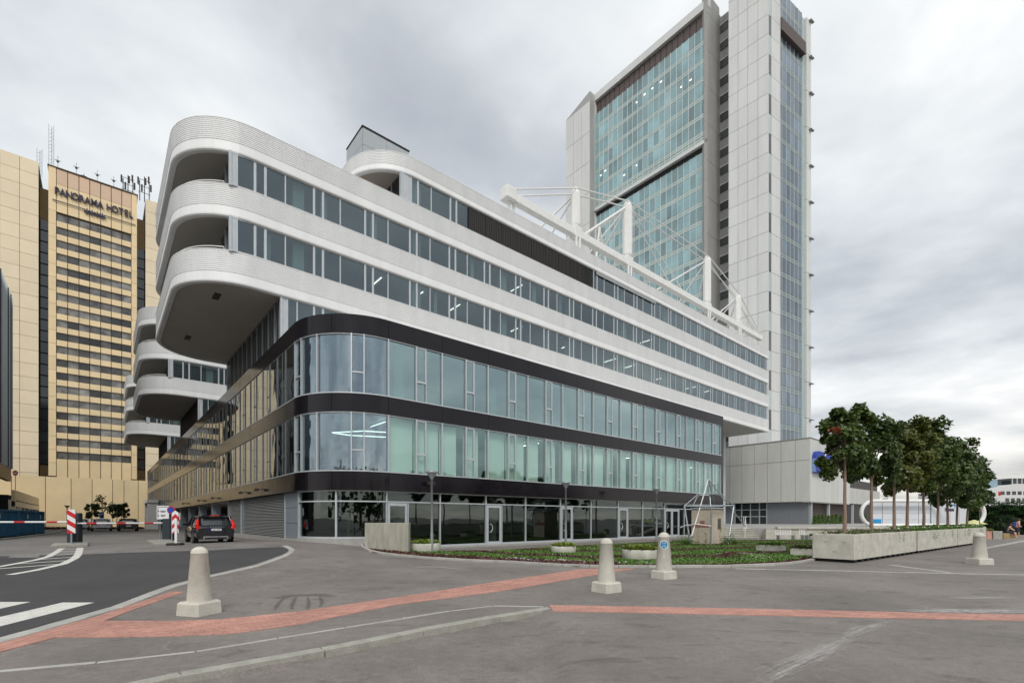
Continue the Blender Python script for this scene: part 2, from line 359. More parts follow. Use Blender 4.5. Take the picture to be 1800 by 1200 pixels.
M_asph_m = asphalt('street_asphalt', (0.17, 0.162, 0.155), (0.25, 0.235, 0.22), 0.5, 0.25)
M_brick = mat('red_concrete_brick', (0.47, 0.245, 0.195), 0.85, var=0.16, scale=1.2, rnd=0.10, isl=0.10, fine=0.12)
M_joint = mat('brick_joint_sand', (0.30, 0.20, 0.16), 0.95)
M_mark = mat('worn_white_road_paint', (0.66, 0.65, 0.60), 0.7, var=0.12, scale=5, fine=0.18)
M_kerb = mat('pale_kerb_stone', (0.40, 0.39, 0.36), 0.85, var=0.14, scale=3, rnd=0.08, fine=0.14)
gm = MB(); gm.add([(x, y, g(x, y)) for y in ys for x in xs], [(j*nx+i, j*nx+i+1, (j+1)*nx+i+1, (j+1)*nx+i) for j in range(len(ys)-1) for i in range(nx-1)], True)
gm.build('ground', M_asph, kind='structure')
def inside(p, poly):
    x, y = p; c = False; n = len(poly)
    for i in range(n):
        x0, y0 = poly[i]; x1, y1 = poly[(i+1) % n]
        if (y0 > y) != (y1 > y) and x < (x1-x0)*(y-y0)/(y1-y0)+x0: c = not c
    return c
def patch(name, poly, dz, m, step=0.7, kind='structure', parent=None, label=None):
    pts = []; n = len(poly)
    for i in range(n):
        a, b = Vector(poly[i]), Vector(poly[(i+1) % n]); k = max(1, int((b-a).length/step))
        pts += [a+(b-a)*j/k for j in range(k)]
    nb = len(pts); X0 = min(p.x for p in pts); X1 = max(p.x for p in pts); Y0 = min(p.y for p in pts); Y1 = max(p.y for p in pts)
    bp = [(p.x, p.y) for p in pts]
    y = Y0+step/2
    while y < Y1:
        x = X0+step/2
        while x < X1:
            if inside((x, y), bp): pts.append(Vector((x, y)))
            x += step
        y += step
    r = geometry.delaunay_2d_cdt(pts, [(i, (i+1) % nb) for i in range(nb)], [], 0, 1e-5)
    fs = [f for f in r[2] if inside((sum(r[0][i].x for i in f)/3, sum(r[0][i].y for i in f)/3), bp)]
    mb = MB(); mb.add([(p.x, p.y, g(p.x, p.y)+dz) for p in r[0]], fs)
    return mb.build(name, m, kind=kind if not parent else None, parent=parent, label=label)
def strip(mb, pl, wd, dz, step=0.4):      # painted line of width wd along plan polyline
    q = []
    for a, b in zip(pl, pl[1:]):
        a, b = Vector(a), Vector(b); k = max(1, int((b-a).length/step)); q += [a+(b-a)*j/k for j in range(k)]
    q.append(Vector(pl[-1])); vs = []
    for i, p in enumerate(q):
        d = (q[min(i+1, len(q)-1)]-q[max(0, i-1)]).normalized(); nn = Vector((-d.y, d.x))*wd/2
        for s_ in (1, -1): x = p+nn*s_; vs.append((x.x, x.y, g(x.x, x.y)+dz))
    mb.add(vs, [(2*i, 2*i+1, 2*i+3, 2*i+2) for i in range(len(q)-1)][::1])
def resample(pl, L):
    q = [Vector(pl[0])]; acc = 0
    for a, b in zip(pl, pl[1:]):
        a, b = Vector(a), Vector(b); d = (b-a).length; t = L-acc
        while t <= d: q.append(a+(b-a)*t/d); t += L
        acc = d-(t-L)
    if (q[-1]-Vector(pl[-1])).length > 0.15*L: q.append(Vector(pl[-1]))
    return q
def kerbstones(name, pl, wd, h0, h1, L, label=None, m=None):    # individual stones from g+h0 to g+h1
    root = bpy.data.objects.new(name, None); COL.objects.link(root); tag(root, kind='structure')
    q = resample(pl, L)
    for a, b in zip(q, q[1:]):
        d = (b-a); ln = d.length; d.normalize(); nn = Vector((-d.y, d.x))*wd/2; a2 = a+d*0.006; b2 = b-d*0.006; ch = 0.012
        mb = MB(); base = [(a2-nn), (b2-nn), (b2+nn), (a2+nn)]; ins = [(a2-nn*0.88+d*ch), (b2-nn*0.88-d*ch), (b2+nn*0.88-d*ch), (a2+nn*0.88+d*ch)]
        zs = [gs(a.x, a.y), gs(b.x, b.y), gs(b.x, b.y), gs(a.x, a.y)]; j = random.uniform(-.004, .004)
        vs = [(p.x, p.y, z+h0) for p, z in zip(base, zs)]+[(p.x, p.y, z+h1-ch+j) for p, z in zip(base, zs)]+[(p.x, p.y, z+h1+j) for p, z in zip(ins, zs)]
        fs = [(0, 1, 5, 4), (1, 2, 6, 5), (2, 3, 7, 6), (3, 0, 4, 7), (4, 5, 9, 8), (5, 6, 10, 9), (6, 7, 11, 10), (7, 4, 8, 11), (8, 9, 10, 11)]
        mb.add(vs, fs); mb.build('kerb_stone', m or M_kerb, root)
    return root
def pp(l): return [P(*a) for a in l]
# street and fresh asphalt
OUT = [(503, 971), (509, 966), (503, 963), (491, 961)]
KO = [(-60, 1138), (0, 1121.5), (90, 1094), (202, 1064), (260, 1040), (303, 1025), (370, 1009), (451, 990)]
patch('dark_road', pp([(-260, 1200), (-160, 1168)]+KO+OUT+[(376, 966.5), (144, 973), (0, 977), (-260, 984)]), 0.006, M_asph_d, 0.8)
street = [P(376, 966.5), P(144, 973), P(0, 977), P(-260, 984), (-60, 60), (-100, 140), (-20, 150), tuple(W(5, 136)), tuple(W(5, 30)), P(491, 961)]
patch('street', street, 0.003, M_asph_m, 1.6)
KM = [(a[0]+4, a[1]+4) for a in KO]+[(512, 972), (516, 966)]
kerbstones('curved_kerb', pp([(-60, 1142), (0, 1125.5), (90, 1100), (195, 1071), (255, 1048), (302, 1030.5), (370, 1012.5), (451, 994.5), (505, 975), (514.5, 968), (512, 963.5), (500, 959)]), 0.24, -0.1, 0.02, 1.0)
kerbstones('foreground_kerb', [flat(a, b+1) for a, b in KERB], 0.17, -0.2, 0.005, 1.55, m=M_concrete_d)
kerbstones('thin_edging', pp([(-30, 1182), (130, 1168), (311, 1150), (520, 1116), (700, 1088), (849, 1064), (905, 1065), (960, 1066)]), 0.07, -0.05, 0.007, 1.0)
kerbstones('flush_slab_edging', pp([(1292, 999), (1450, 1002), (1680, 1007.5), (1830, 1010)]), 0.16, -0.05, 0.006, 1.0)
kerbstones('flush_slab_edging', pp([(1565, 992), (1600, 997), (1672, 1006)]), 0.25, -0.05, 0.005, 1.0)
kerbstones('flush_slab_edging', pp([(1725, 964), (1800, 950), (1860, 942)]), 0.35, -0.05, 0.006, 1.0)
# red brick bands
def clip(sub, quad):
    n = len(quad); ar = sum(quad[i][0]*quad[(i+1) % n][1]-quad[(i+1) % n][0]*quad[i][1] for i in range(n)); q = quad if ar > 0 else quad[::-1]
    for i in range(n):
        a, b = q[i], q[(i+1) % n]; side_ = lambda p: (b[0]-a[0])*(p[1]-a[1])-(b[1]-a[1])*(p[0]-a[0]); res = []
        for k in range(len(sub)):
            p, r_ = sub[k-1], sub[k]; sp_, sr = side_(p), side_(r_)
            if (sp_ >= 0) != (sr >= 0): t = sp_/(sp_-sr); res.append((p[0]+(r_[0]-p[0])*t, p[1]+(r_[1]-p[1])*t))
            if sr >= 0: res.append(r_)
        sub = res
        if len(sub) < 3: return []
    return sub
def bricks(name, quads, near=300):
    root = bpy.data.objects.new(name, None); COL.objects.link(root); tag(root, kind='structure')
    L, Wd, G_ = 0.20, 0.10, 0.008; cells = []
    for qi, quad in enumerate(quads):
        pt = patch('joint_bed', quad, 0.0035, M_joint, 0.4, parent=root)
        d = (Vector(quad[1])-Vector(quad[0])).normalized(); n = Vector((-d.y, d.x)); A = Vector(quad[0])
        ss = [(Vector(p)-A).dot(d) for p in quad]; tt = [(Vector(p)-A).dot(n) for p in quad]
        t = math.floor(min(tt)/Wd)*Wd; row = 0
        while t < max(tt):
            s_ = math.floor(min(ss)/L)*L+(L/2 if row % 2 else 0)-L
            while s_ < max(ss):
                pl = [A+d*(s_+a)+n*(t+b) for a, b in ((G_/2, G_/2), (L-G_/2, G_/2), (L-G_/2, Wd-G_/2), (G_/2, Wd-G_/2))]
                pl = clip([tuple(p) for p in pl], quad)
                if len(pl) > 2: cells.append((Vector(pl[0]).length, pl))
                s_ += L
            t += Wd; row += 1
    cells.sort(key=lambda a: a[0]); mb = MB()
    for k, (dist, pl) in enumerate(cells):
        c = pl[0]; z = g(c[0], c[1])+random.uniform(0.007, 0.0115); n = len(pl); tgt = MB() if k < near else mb
        tgt.add([(x, y, z) for x, y in pl]+[(x, y, z-0.02) for x, y in pl], [tuple(range(n))]+[(i, n+i, n+(i+1) % n, (i+1) % n) for i in range(n)])
        if k < near: tgt.build('brick', M_brick, root)
    mb.build('distant_bricks', M_brick, root, kind='stuff')
U_ = [(-40, 1141), (0, 1130), (87, 1106), (183, 1091), (309, 1091), (390, 1088), (520, 1075), (700, 1049), (880, 1021), (1024, 999.5), (1117, 999)]
L_ = [(-40, 1154), (0, 1146), (98, 1120), (190, 1120), (309, 1118), (405, 1114), (520, 1098), (700, 1062), (880, 1039), (1053, 1009), (1117, 999.6)]
Q = [pp([U_[i], U_[i+1], L_[i+1], L_[i]]) for i in range(10)]
Q += [pp([(87, 1106), (173, 1082), (183, 1091)]), pp([(173, 1082), (220, 1066), (240, 1069.5), (183, 1091)]), pp([(220, 1066), (301, 1039.5), (326, 1039.5), (240, 1069.5)])]
bricks('red_brick_band', Q)
UB = [(966, 1063), (1280, 1069), (1550, 1075), (1800, 1080), (1950, 1083)]; LB = [(972, 1074), (1280, 1080), (1550, 1086), (1800, 1090.5), (1950, 1094)]
bricks('right_red_brick_band', [pp([UB[i], UB[i+1], LB[i+1], LB[i]]) for i in range(4)], 280)
# painted markings
mk = MB()
patch('crossing_bar', pp([(-120, 1135), (-120, 1112), (0, 1084.5), (110, 1059), (166, 1059), (0, 1101)]), 0.010, M_mark, 0.5)
patch('crossing_bar', pp([(-120, 1098), (-120, 1058), (53.5, 1058), (0, 1070)]), 0.010, M_mark, 0.5)
for pl, wd in (([(140.8, 962.5), (139.5, 968), (137, 975), (131, 981), (111, 991), (63, 1002), (17, 1010)], 0.24), ([(109, 963.5), (99.7, 970), (85.4, 978), (63, 984), (0, 995.5), (-60, 1004)], 0.22)):
    strip(mk, pp(pl), wd, 0.0105)
for a, b in (((112, 965), (136, 965)), ((108, 969.5), (135, 968.5)), ((97, 976), (133, 973.5)), ((72, 983), (128, 979)), ((30, 991), (121, 985)), ((-20, 1001), (104, 991.5))):
    strip(mk, pp([a, b]), 0.16, 0.0135)
mk.build('painted_island_hatching', M_mark, kind='structure')
patch('concrete_repair_patch', pp([(14, 980), (20, 975.5), (71, 974.5), (67, 980)]), 0.010, M_asph_m, 0.8)
patch('concrete_repair_patch', pp([(143, 974.5), (150, 971), (206, 969), (203, 972)]), 0.010, M_asph_m, 0.8)
# chalky dust marks
def dustmat():
    m = bpy.data.materials.new('white_dust_mark'); m.use_nodes = True; t = NT(m.node_tree)
    o = t.n('ShaderNodeOutputMaterial'); d = t.n('ShaderNodeBsdfDiffuse'); d.inputs[0].default_value = (0.75, 0.74, 0.72, 1); tr = t.n('ShaderNodeBsdfTransparent')
    geo = t.n('ShaderNodeNewGeometry'); mp = t.n('ShaderNodeMapping'); mp.inputs[3].default_value = (0.55, 7.0, 1); ast = t.n('ShaderNodeAttribute'); ast.attribute_name = 'along'; t.l(ast.outputs['Vector'], mp.inputs[0])
    n = t.n('ShaderNodeTexNoise'); n.inputs['Scale'].default_value = 3.2; n.inputs['Detail'].default_value = 9; n.inputs['Roughness'].default_value = 0.75; t.l(mp.outputs[0], n.inputs[0])
    at = t.n('ShaderNodeAttribute'); at.attribute_name = 'edge'
    f = t.ramp(t.m('ADD', n.outputs[0], t.m('MULTIPLY', at.outputs['Fac'], 0.26)), [(0.57, (0, 0, 0)), (0.80, (0.85,)*3)])
    mx = t.n('ShaderNodeMixShader'); t.l(f, mx.inputs[0]); t.l(tr.outputs[0], mx.inputs[1]); t.l(d.outputs[0], mx.inputs[2]); t.l(mx.outputs[0], o.inputs[0]); return m
M_dust = dustmat()
def dust(pl, wd):
    q = resample(pl, 0.15); mb = MB(); vs = []; ev = []; av = []; sd0 = random.uniform(0, 50)
    for i, p in enumerate(q):
        d = (q[min(i+1, len(q)-1)]-q[max(0, i-1)]).normalized(); nn = Vector((-d.y, d.x)); e = min(1, 4*min(i, len(q)-1-i)/len(q))
        for k in (-1, -.5, 0, .5, 1): x = p+nn*wd/2*k; vs.append((x.x, x.y, g(x.x, x.y)+0.0155)); ev.append((1-abs(k))*e-0.15); av += [sd0+i*0.15, sd0+k*wd/2, 0.0]
    mb.add(vs, [(5*i+k, 5*i+5+k, 5*i+6+k, 5*i+1+k) for i in range(len(q)-1) for k in range(4)])
    o = mb.build('white_dust_mark', M_dust, kind='structure'); at = o.data.attributes.new('edge', 'FLOAT', 'POINT'); at.data.foreach_set('value', ev); a2 = o.data.attributes.new('along', 'FLOAT_VECTOR', 'POINT'); a2.data.foreach_set('vector', av)
dust(pp([(1540, 1071), (1600, 1075), (1700, 1076), (1840, 1078)]), 0.45)
M_faint = M_dust.copy(); M_faint.name = 'faint_dust_mark'
for nd in M_faint.node_tree.nodes:
    if nd.type == 'VALTORGB': nd.color_ramp.elements[1].color = (.38, .38, .38, 1); nd.color_ramp.elements[0].position = .60
M_stain = M_dust.copy(); M_stain.name = 'dark_wet_stain'
for nd in M_stain.node_tree.nodes:
    if nd.type == 'BSDF_DIFFUSE': nd.inputs[0].default_value = (0.05, 0.045, 0.042, 1)
    if nd.type == 'VALTORGB': nd.color_ramp.elements[0].position = .46; nd.color_ramp.elements[1].position = .62; nd.color_ramp.elements[1].color = (.26, .26, .26, 1)
def faint(pl, wd):
    dust(pl, wd); o = [x for x in bpy.data.objects if x.name.startswith('white_dust_mark')][-1]; o.name = 'faint_dust_mark'; o.data.materials.clear(); o.data.materials.append(M_faint)
faint(pp([(1280, 1215), (1340, 1180), (1440, 1145), (1520, 1105), (1600, 1083)]), 0.55)
faint(pp([(1280, 1230), (1420, 1160), (1500, 1120)]), 0.5)
def stain(pl, wd):
    n0 = len(bpy.data.objects); dust(pl, wd); o = [x for x in bpy.data.objects if x.name.startswith('white_dust_mark')][-1]; o.name = 'dark_stain'; o.data.materials.clear(); o.data.materials.append(M_stain)
stain(pp([(478, 1054), (510, 1047), (560, 1045), (585, 1050)]), .45)
for a in ([(500, 1050), (488, 1062), (482, 1074)], [(520, 1048), (514, 1062), (512, 1072)], [(540, 1047), (543, 1060), (541, 1073)], [(562, 1048), (566, 1060), (562, 1068)]): stain(pp(a), .10)
 
faint(pp([(700, 1000), (760, 996), (850, 1004)]), .5)
dust(pp([(1545, 1072), (1650, 1074), (1840, 1076)]), .5); dust(pp([(1560, 1073), (1650, 1075), (1840, 1077)]), .25); dust(pp([(1600, 1071), (1700, 1073), (1840, 1074)]), .3)
faint(pp([(1640, 1050), (1700, 1052), (1800, 1050)]), 0.6)
# ================================================================== MAIN OFFICE BUILDING
V0, U0, RC = 23.63, 7.905, 3.68             # black podium front plane, side plane, corner radius
UE, VE = 48.5, 133.0
VW, ULF, RW, UWE = 30.67, 3.1, 3.7, 77.3    # white upper building
zt = dict(tr=2.63, b1b=3.21, b1t=4.15, b2b=7.21, b2t=8.13, b3b=11.22, b3t=12.17)
office = thing('office_building', 'white ribbed upper storeys with rounded balconies over a glossy black glass podium', 'building', (U0+RC, V0+RC, 0))
cc = (U0+RC, V0+RC)
M_bk = M_black
front = Fac(office, (0, V0), (1, 0), (0, -1)); side = Fac(office, (U0, 0), (0, 1), (-1, 0))
us = [11.59+1.659*k for k in range(23)]      # front mullion grid (bay = 2 modules)
def th_px(px):                               # angle on the corner circle seen at px
    r = rr(px); d = Vector((0.7613*r+0.6484, -0.6484*r+0.7613)); c = Vector(cc); b = d.dot(c); a = d.dot(d); q = b*b-a*(c.dot(c)-RC*RC)
    if q < 0: return math.pi
    t = (b-math.sqrt(q))/a; p = d*t-c; th = math.atan2(p.y, p.x) % (2*math.pi); return max(math.pi, min(1.5*math.pi, th))
def arc_slab(mb, r0, r1, a0, a1, z0, z1, n=8, c=cc):
    poly = arc(c, r1, a0, a1, n)+arc(c, r0, a1, a0, n); return mb.prism(poly, z0, z1)
A0, A1 = math.pi, 1.5*math.pi
# --- black bands: panels
for z0, z1 in ((zt['b1b'], zt['b1t']), (zt['b2b'], zt['b2t']), (zt['b3b'], zt['b3t'])):
    for k in range(0, 22, 2):
        front.piece('cladding_panel', M_bk, us[k]+.008, us[k+2]-.008, z0, z1, 0, -.25)
    am = th_px(583)
    for a0, a1 in ((A0, am), (am, A1)):
        mb = MB(); arc_slab(mb, RC-.25, RC, a0+.003, a1-.003, z0, z1, 14); mb.build('cladding_panel', M_bk, office, smooth=False)
    v = V0+RC; k = 0
    while v < VE-1:
        v1 = min(VE, v+3.318); side.piece('cladding_panel', M_bk, v+.008, v1-.008, z0, z1, 0, -.25); v = v1; k += 1
front.piece('frame_cladding', M_bk, us[22], UE, 0.0, zt['b3t'], 0.0, -.3)
piece('end_wall', M_post, office, ((UE+.06), (V0+VE)/2, 6.0), (.12, VE-V0-.2, 12.1))
# --- slabs, core, roof
def podium_poly(i):
    return [(UE-i, V0+i), ] + [(cc[0]+(RC-i)*math.cos(t), cc[1]+(RC-i)*math.sin(t)) for t in [A1-(A1-A0)*j/16 for j in range(17)]] + [(U0+i, VE-i), (UE-i, VE-i)]
for z0, z1, nm, mt in ((3.3, 4.1, 'floor_slab', M_ceil), (7.3, 8.05, 'floor_slab', M_ceil), (11.3, 12.1, 'roof_slab', M_ceil)):
    mb = MB(); mb.prism(podium_poly(.28), z0, z1); mb.build(nm, mt, office)
mb = MB(); mb.prism(podium_poly(.05), 12.11, 12.16); mb.build('roof_deck', M_plinth, office)
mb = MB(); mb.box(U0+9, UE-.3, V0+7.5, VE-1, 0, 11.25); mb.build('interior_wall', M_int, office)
mb = MB(); mb.prism(podium_poly(.3), 0.0, 0.10); mb.build('floor_slab', M_floor, office)
# interior columns behind the glass
for k in range(0, 6):
    for v in (V0+1.2,):
        mb = MB(); mb.lathe([(.3, 0.1), (.3, 11.3)], (us[0]+1.2+k*6.636, v, 0), 12); mb.build('interior_column', M_icol, office)
M_side = mat('dark_aluminium_frame', (0.20, 0.21, 0.22), 0.4, 0.5, var=0.05)
# --- front rows of curtain wall
mul = MB()
for row, (z0, z1) in enumerate(((zt['b1t'], zt['b2b']), (zt['b2t'], zt['b3b']))):
    ztm = z0+(z1-z0)*.36; GC = (G_curtain, G_row3)[row]
    for k in range(0, 22, 2):
        a, b, c = us[k], us[k+1], us[k+2]; sb = b+.62
        front.piece('curtain_wall_pane', GC, a+.03, b-.03, z0+.05, z1-.05, -.12, -.14)
        front.piece('curtain_wall_pane', GC, sb+.03, c-.03, z0+.05, z1-.05, -.12, -.14)
        front.piece('curtain_wall_pane', GC, b+.09, sb-.05, z0+.05, ztm-.04, -.12, -.14)
        front.piece('opening_light', GC, b+.12, sb-.08, ztm+.07, z1-.12, -.09, -.11)
        front.piece('mullion', M_alu, a-.035, a+.035, z0, z1, -.02, -.2)
        front.piece('mullion', M_alu, b-.035, b+.035, z0, z1, -.02, -.2)
        front.piece('mullion', M_alu, sb-.025, sb+.025, z0, z1, -.05, -.2)
        front.piece('transom', M_alu, b+.035, sb-.025, ztm-.03, ztm+.04, -.05, -.18)
        for zz0, zz1 in ((ztm+.04, ztm+.09), (z1-.13, z1-.06)): front.piece('sash_rail', M_alu, b+.04, sb-.03, zz0, zz1, -.06, -.15)
        for x in (b+.06, sb-.05): front.piece('sash_stile', M_alu, x-.025, x+.025, ztm+.09, z1-.13, -.06, -.15)
        if row == 0:
            for x0, x1 in ((a+.05, b-.05), (b+.05, c-.05)):
                q = random.random(); e = x1-(0.0 if q < .55 else random.uniform(.1, .5)); s_ = x0+(0 if random.random() < .6 else random.uniform(.05, .25))
                front.piece('blind', M_blind, s_, e, z0+.06, z1-.1, -.42, -.44)
        elif k in (8, 16):
            front.piece('blind', M_blind, b+.8, c-.25, z0+.1, z1-.1, -.9, -.92)
    front.piece('mullion', M_alu, us[22]-.035, us[22]+.035, z0, z1, -.02, -.2)
    front.piece('sill_rail', M_alu, us[0], us[22], z0, z0+.06, .03, -.2)
    front.piece('head_rail', M_alu, us[0], us[22], z1-.06, z1, -.04, -.2)
    # curved corner
    cp = [516.5, 528, 556.7, 617.5, 640, 683.3]; ths = [th_px(p) for p in cp]; ths[0] = A0; ths[-1] = A1
    for i in range(5):
        mb = MB(); arc_slab(mb, RC-.14, RC-.12, ths[i]+.008, ths[i+1]-.008, z0+.05, z1-.05, 12)
        mb.build('curved_pane', G_curve, office, smooth=False)
    for th in ths[:5]:
        c_, s_ = math.cos(th), math.sin(th); p0 = (cc[0]+c_*(RC-.1), cc[1]+s_*(RC-.1))
        piece('mullion', M_alu, office, (p0[0], p0[1], (z0+z1)/2), (.18, .06, z1-z0), th)
    for i in (0, 3):
        mb = MB(); arc_slab(mb, RC-.16, RC-.06, ths[i]+.01, ths[i+1]-.01, ztm-.03, ztm+.04, 4); mb.build('transom', M_alu, office)
    mb = MB(); arc_slab(mb, RC-.2, RC+.03, A0, A1, z0, z0+.06, 20); mb.build('sill_rail', M_alu, office, smooth=False)
    mb = MB(); arc_slab(mb, RC-.2, RC-.04, A0, A1, z1-.06, z1, 20); mb.build('head_rail', M_alu, office, smooth=False)
    # side street facade
    v = V0+RC; far = MB(); farm = MB(); i = 0
    while v < VE-1.0:
        v1 = v+1.659; near = v < 66
        if near:
            if i % 2:
                side.piece('side_window_pane', G_side, v+.65, v1-.02, z0+.05, z1-.05, -.045, -.06); side.piece('side_window_pane', G_side, v+.03, v+.58, z0+.05, z1-.05, -.035, -.05)
                side.piece('side_mullion', M_side, v+.59, v+.64, z0, z1, -.02, -.2); side.piece('side_transom', M_side, v+.03, v+.58, ztm-.03, ztm+.04, -.02, -.18)
            else: side.piece('side_window_pane', G_side, v+.02, v1-.02, z0+.05, z1-.05, -.045, -.06)
            side.piece('side_mullion', M_side, v-.025, v+.025, z0, z1, .0, -.2)
        else:
            side.add(far, v+.02, v1-.02, z0+.05, z1-.05, -.045, -.06); side.add(farm, v-.025, v+.025, z0, z1, -.01, -.2)
            if i % 2: side.add(farm, v+.59, v+.64, z0, z1, -.02, -.2)
        v = v1; i += 1
    far.build('distant_window_panes', G_side, office, kind='stuff'); farm.build('distant_mullions', M_side, office, kind='stuff')
    side.piece('sill_rail', M_alu, V0+RC, VE, z0, z0+.05, .02, -.2); side.piece('head_rail', M_alu, V0+RC, VE, z1-.05, z1, -.05, -.2)
# side interior: partitions and curtains in the corner room
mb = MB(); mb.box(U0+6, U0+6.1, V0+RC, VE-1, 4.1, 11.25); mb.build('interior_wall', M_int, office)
for zc in (7.1,):
    for k in range(0, 10, 3):
        x = us[0]+.4+k*3.9; front.piece('ceiling_light', M_lamp, x, x+.07, zc-.03, zc, -1.3, -3.2)
# chevron light lines in the corner room
mb = MB()
for dz, s_ in ((0, 1), (0, -1)):
    mb.path([(9.9, 27.2, 6.55), (11.0, 26.5+.9*s_, 6.55), (13.2, 25.6+.9*s_, 6.55)], .03, 5)
mb.build('ceiling_light', M_lamp, office)
# --- ground floor shopfront
ZG = 0.12
gz1 = zt['b1b']
for k in range(0, 22, 2):
    a, c = us[k], us[k+2]
    front.piece('shopfront_pane', G_shop, a+.04, c-.04, zt['tr']+.04, gz1-.06, -.32, -.34)
    door = k in (0, 4, 8, 12, 16); w_ = 1.18 if k != 16 else 2.3
    x0 = a+(w_+.1 if door else .04)
    front.piece('shopfront_pane', G_shop, x0+.03, c-.04, ZG+.12, zt['tr']-.04, -.32, -.34)
    front.piece('mullion', M_alu, a-.04, a+.04, ZG, gz1, -.24, -.42)
    if door:
        nleaf = 2 if k == 16 else 1
        for L_ in range(nleaf):
            d0 = a+.06+L_*(w_/nleaf); d1 = d0+w_/nleaf-.03
            dr = front.piece('door', G_shop, d0+.14, d1-.14, ZG+.2, zt['tr']-.24, -.28, -.30)
            for q in ((d0, d0+.13, ZG+.05, zt['tr']-.05), (d1-.13, d1, ZG+.05, zt['tr']-.05), (d0+.13, d1-.13, zt['tr']-.22, zt['tr']-.05), (d0+.13, d1-.13, ZG+.05, ZG+.19)):
                front.piece('door_frame', M_post, q[0], q[1], q[2], q[3], -.24, -.33)
        mb = MB(); hx = a+.06+.18; hz = 1.15
        mb.path([front.c(hx+.22*math.sin(t), hz+.26*math.cos(t), -.18) for t in [math.pi*j/8 for j in range(9)]], .016, 6); mb.build('door_handle', M_wsteel, office)
        front.piece('mullion', M_alu, a+w_+.06, a+w_+.12, ZG, zt['tr'], -.24, -.40)
    front.piece('mullion', M_alu, us[22]-.04, us[22]+.04, ZG, gz1, -.24, -.42) if k == 20 else None
front.piece('transom', M_alu, us[0], us[22], zt['tr']-.035, zt['tr']+.035, -.22, -.40)
front.piece('head_rail', M_alu, us[0], us[22], gz1-.07, gz1-.01, -.22, -.40)
front.piece('sill_rail', M_post, us[0], us[22], ZG, ZG+.11, -.20, -.40)
front.piece('plinth', M_plinth, us[0], UE, -.6, ZG, -.1, -.5)
gths = [th_px(521), th_px(587.5), A1]; gths[0] = A0
for i in range(2):
    for z0, z1 in ((zt['tr']+.04, gz1-.06), (.80, zt['tr']-.04)):
        mb = MB(); arc_slab(mb, RC-.34, RC-.32, gths[i]+.01, gths[i+1]-.01, z0, z1, 12); mb.build('shopfront_pane', G_shop, office, smooth=False)
for th in gths[:2]:
    piece('mullion', M_post, office, (cc[0]+math.cos(th)*(RC-.3), cc[1]+math.sin(th)*(RC-.3), (.7+gz1)/2), (.18, .09, gz1-.7), th)
for z0, z1 in ((zt['tr']-.035, zt['tr']+.035), (gz1-.07, gz1-.01), (.70, .79)):
    mb = MB(); arc_slab(mb, RC-.42, RC-.22, A0, A1, z0, z1, 20); mb.build('transom', M_alu, office, smooth=False)
mb = MB(); arc_slab(mb, RC-.5, RC-.12, A0, A1, -.6, .70, 20); mb.build('plinth', M_plinth, office, smooth=False)
piece('interior_step_wall', M_int, office, (us[0]+.02, V0+1.6, .4), (.1, 2.6, .7))
mb = MB(); mb.box(U0+2.4, U0+4.4, V0+4.2, V0+4.5, .7, 3.2); mb.build('interior_wall', mat('blue_interior_wall', (.03, .06, .2), .8), office)
mb = MB(); mb.path([(10.2, 25.6, 1.6), (11.6, 25.0, .7)], .03, 6); mb.path([(10.2, 25.6, 1.6), (10.2, 25.6, .7)], .03, 6); mb.build('stair_handrail', M_wsteel, office)
# --- side street ground floor
zs0, zs1 = .62, 3.2
for a, b in ((27.4, 30.0), (40.6, 41.5)):
    n_ = 3
    for j in range(n_): side.piece('wall_panel', M_bluegrey, a, b, zs0+(zs1-zs0)*j/n_+.01, zs0+(zs1-zs0)*(j+1)/n_-.01, -.30, -.4)
for a, b in ((30.0, 40.6), (41.5, 45.7)):
    for j in range(26):
        z = zs0+.05+j*.098; mb = MB() if j == 0 else mb; P_ = [side.c(s_, zz_, o_) for s_ in (a+.03, b-.03) for zz_, o_ in ((z, -.36), (z+.02, -.28), (z+.085, -.36))]
        mb.add(P_, [(0, 1, 4, 3), (1, 2, 5, 4)])
    mb.build('roller_shutter', M_shutter, office)
    side.piece('door_jamb', M_post, a-.05, a+.05, zs0, zs1, -.26, -.4)
side.piece('plinth', M_plinth, 27.3, 46, -.6, zs0, -.15, -.5)
mb = MB(); side.add(mb, 46, VE, 0, 3.2, -6.2, -6.4); mb.build('car_port_back_wall', M_int, office)
for v in range(46, 132, 8): side.piece('car_port_column', M_bluegrey, v, v+.7, -.5, 3.2, -.3, -1.0)
side.piece('car_port_ceiling', M_soffit, 46, VE, 3.15, 3.2, -.3, -6.2)
for v in (34, 38.6, 50, 58, 70):
    mb = MB(); mb.path([side.c(v, 3.62, .0), side.c(v+.1, 3.6, .25)], .03, 6); side.add(mb, v-.05, v+.45, 3.5, 3.66, .2, .36); mb.build('security_camera', M_darkmetal, office)
mb = MB(); mb.path([front.c(13.9, 3.72, 0), front.c(13.9, 3.7, .3)], .03, 6); front.add(mb, 13.75, 14.2, 3.6, 3.78, .22, .38); mb.build('security_camera', M_darkmetal, office)
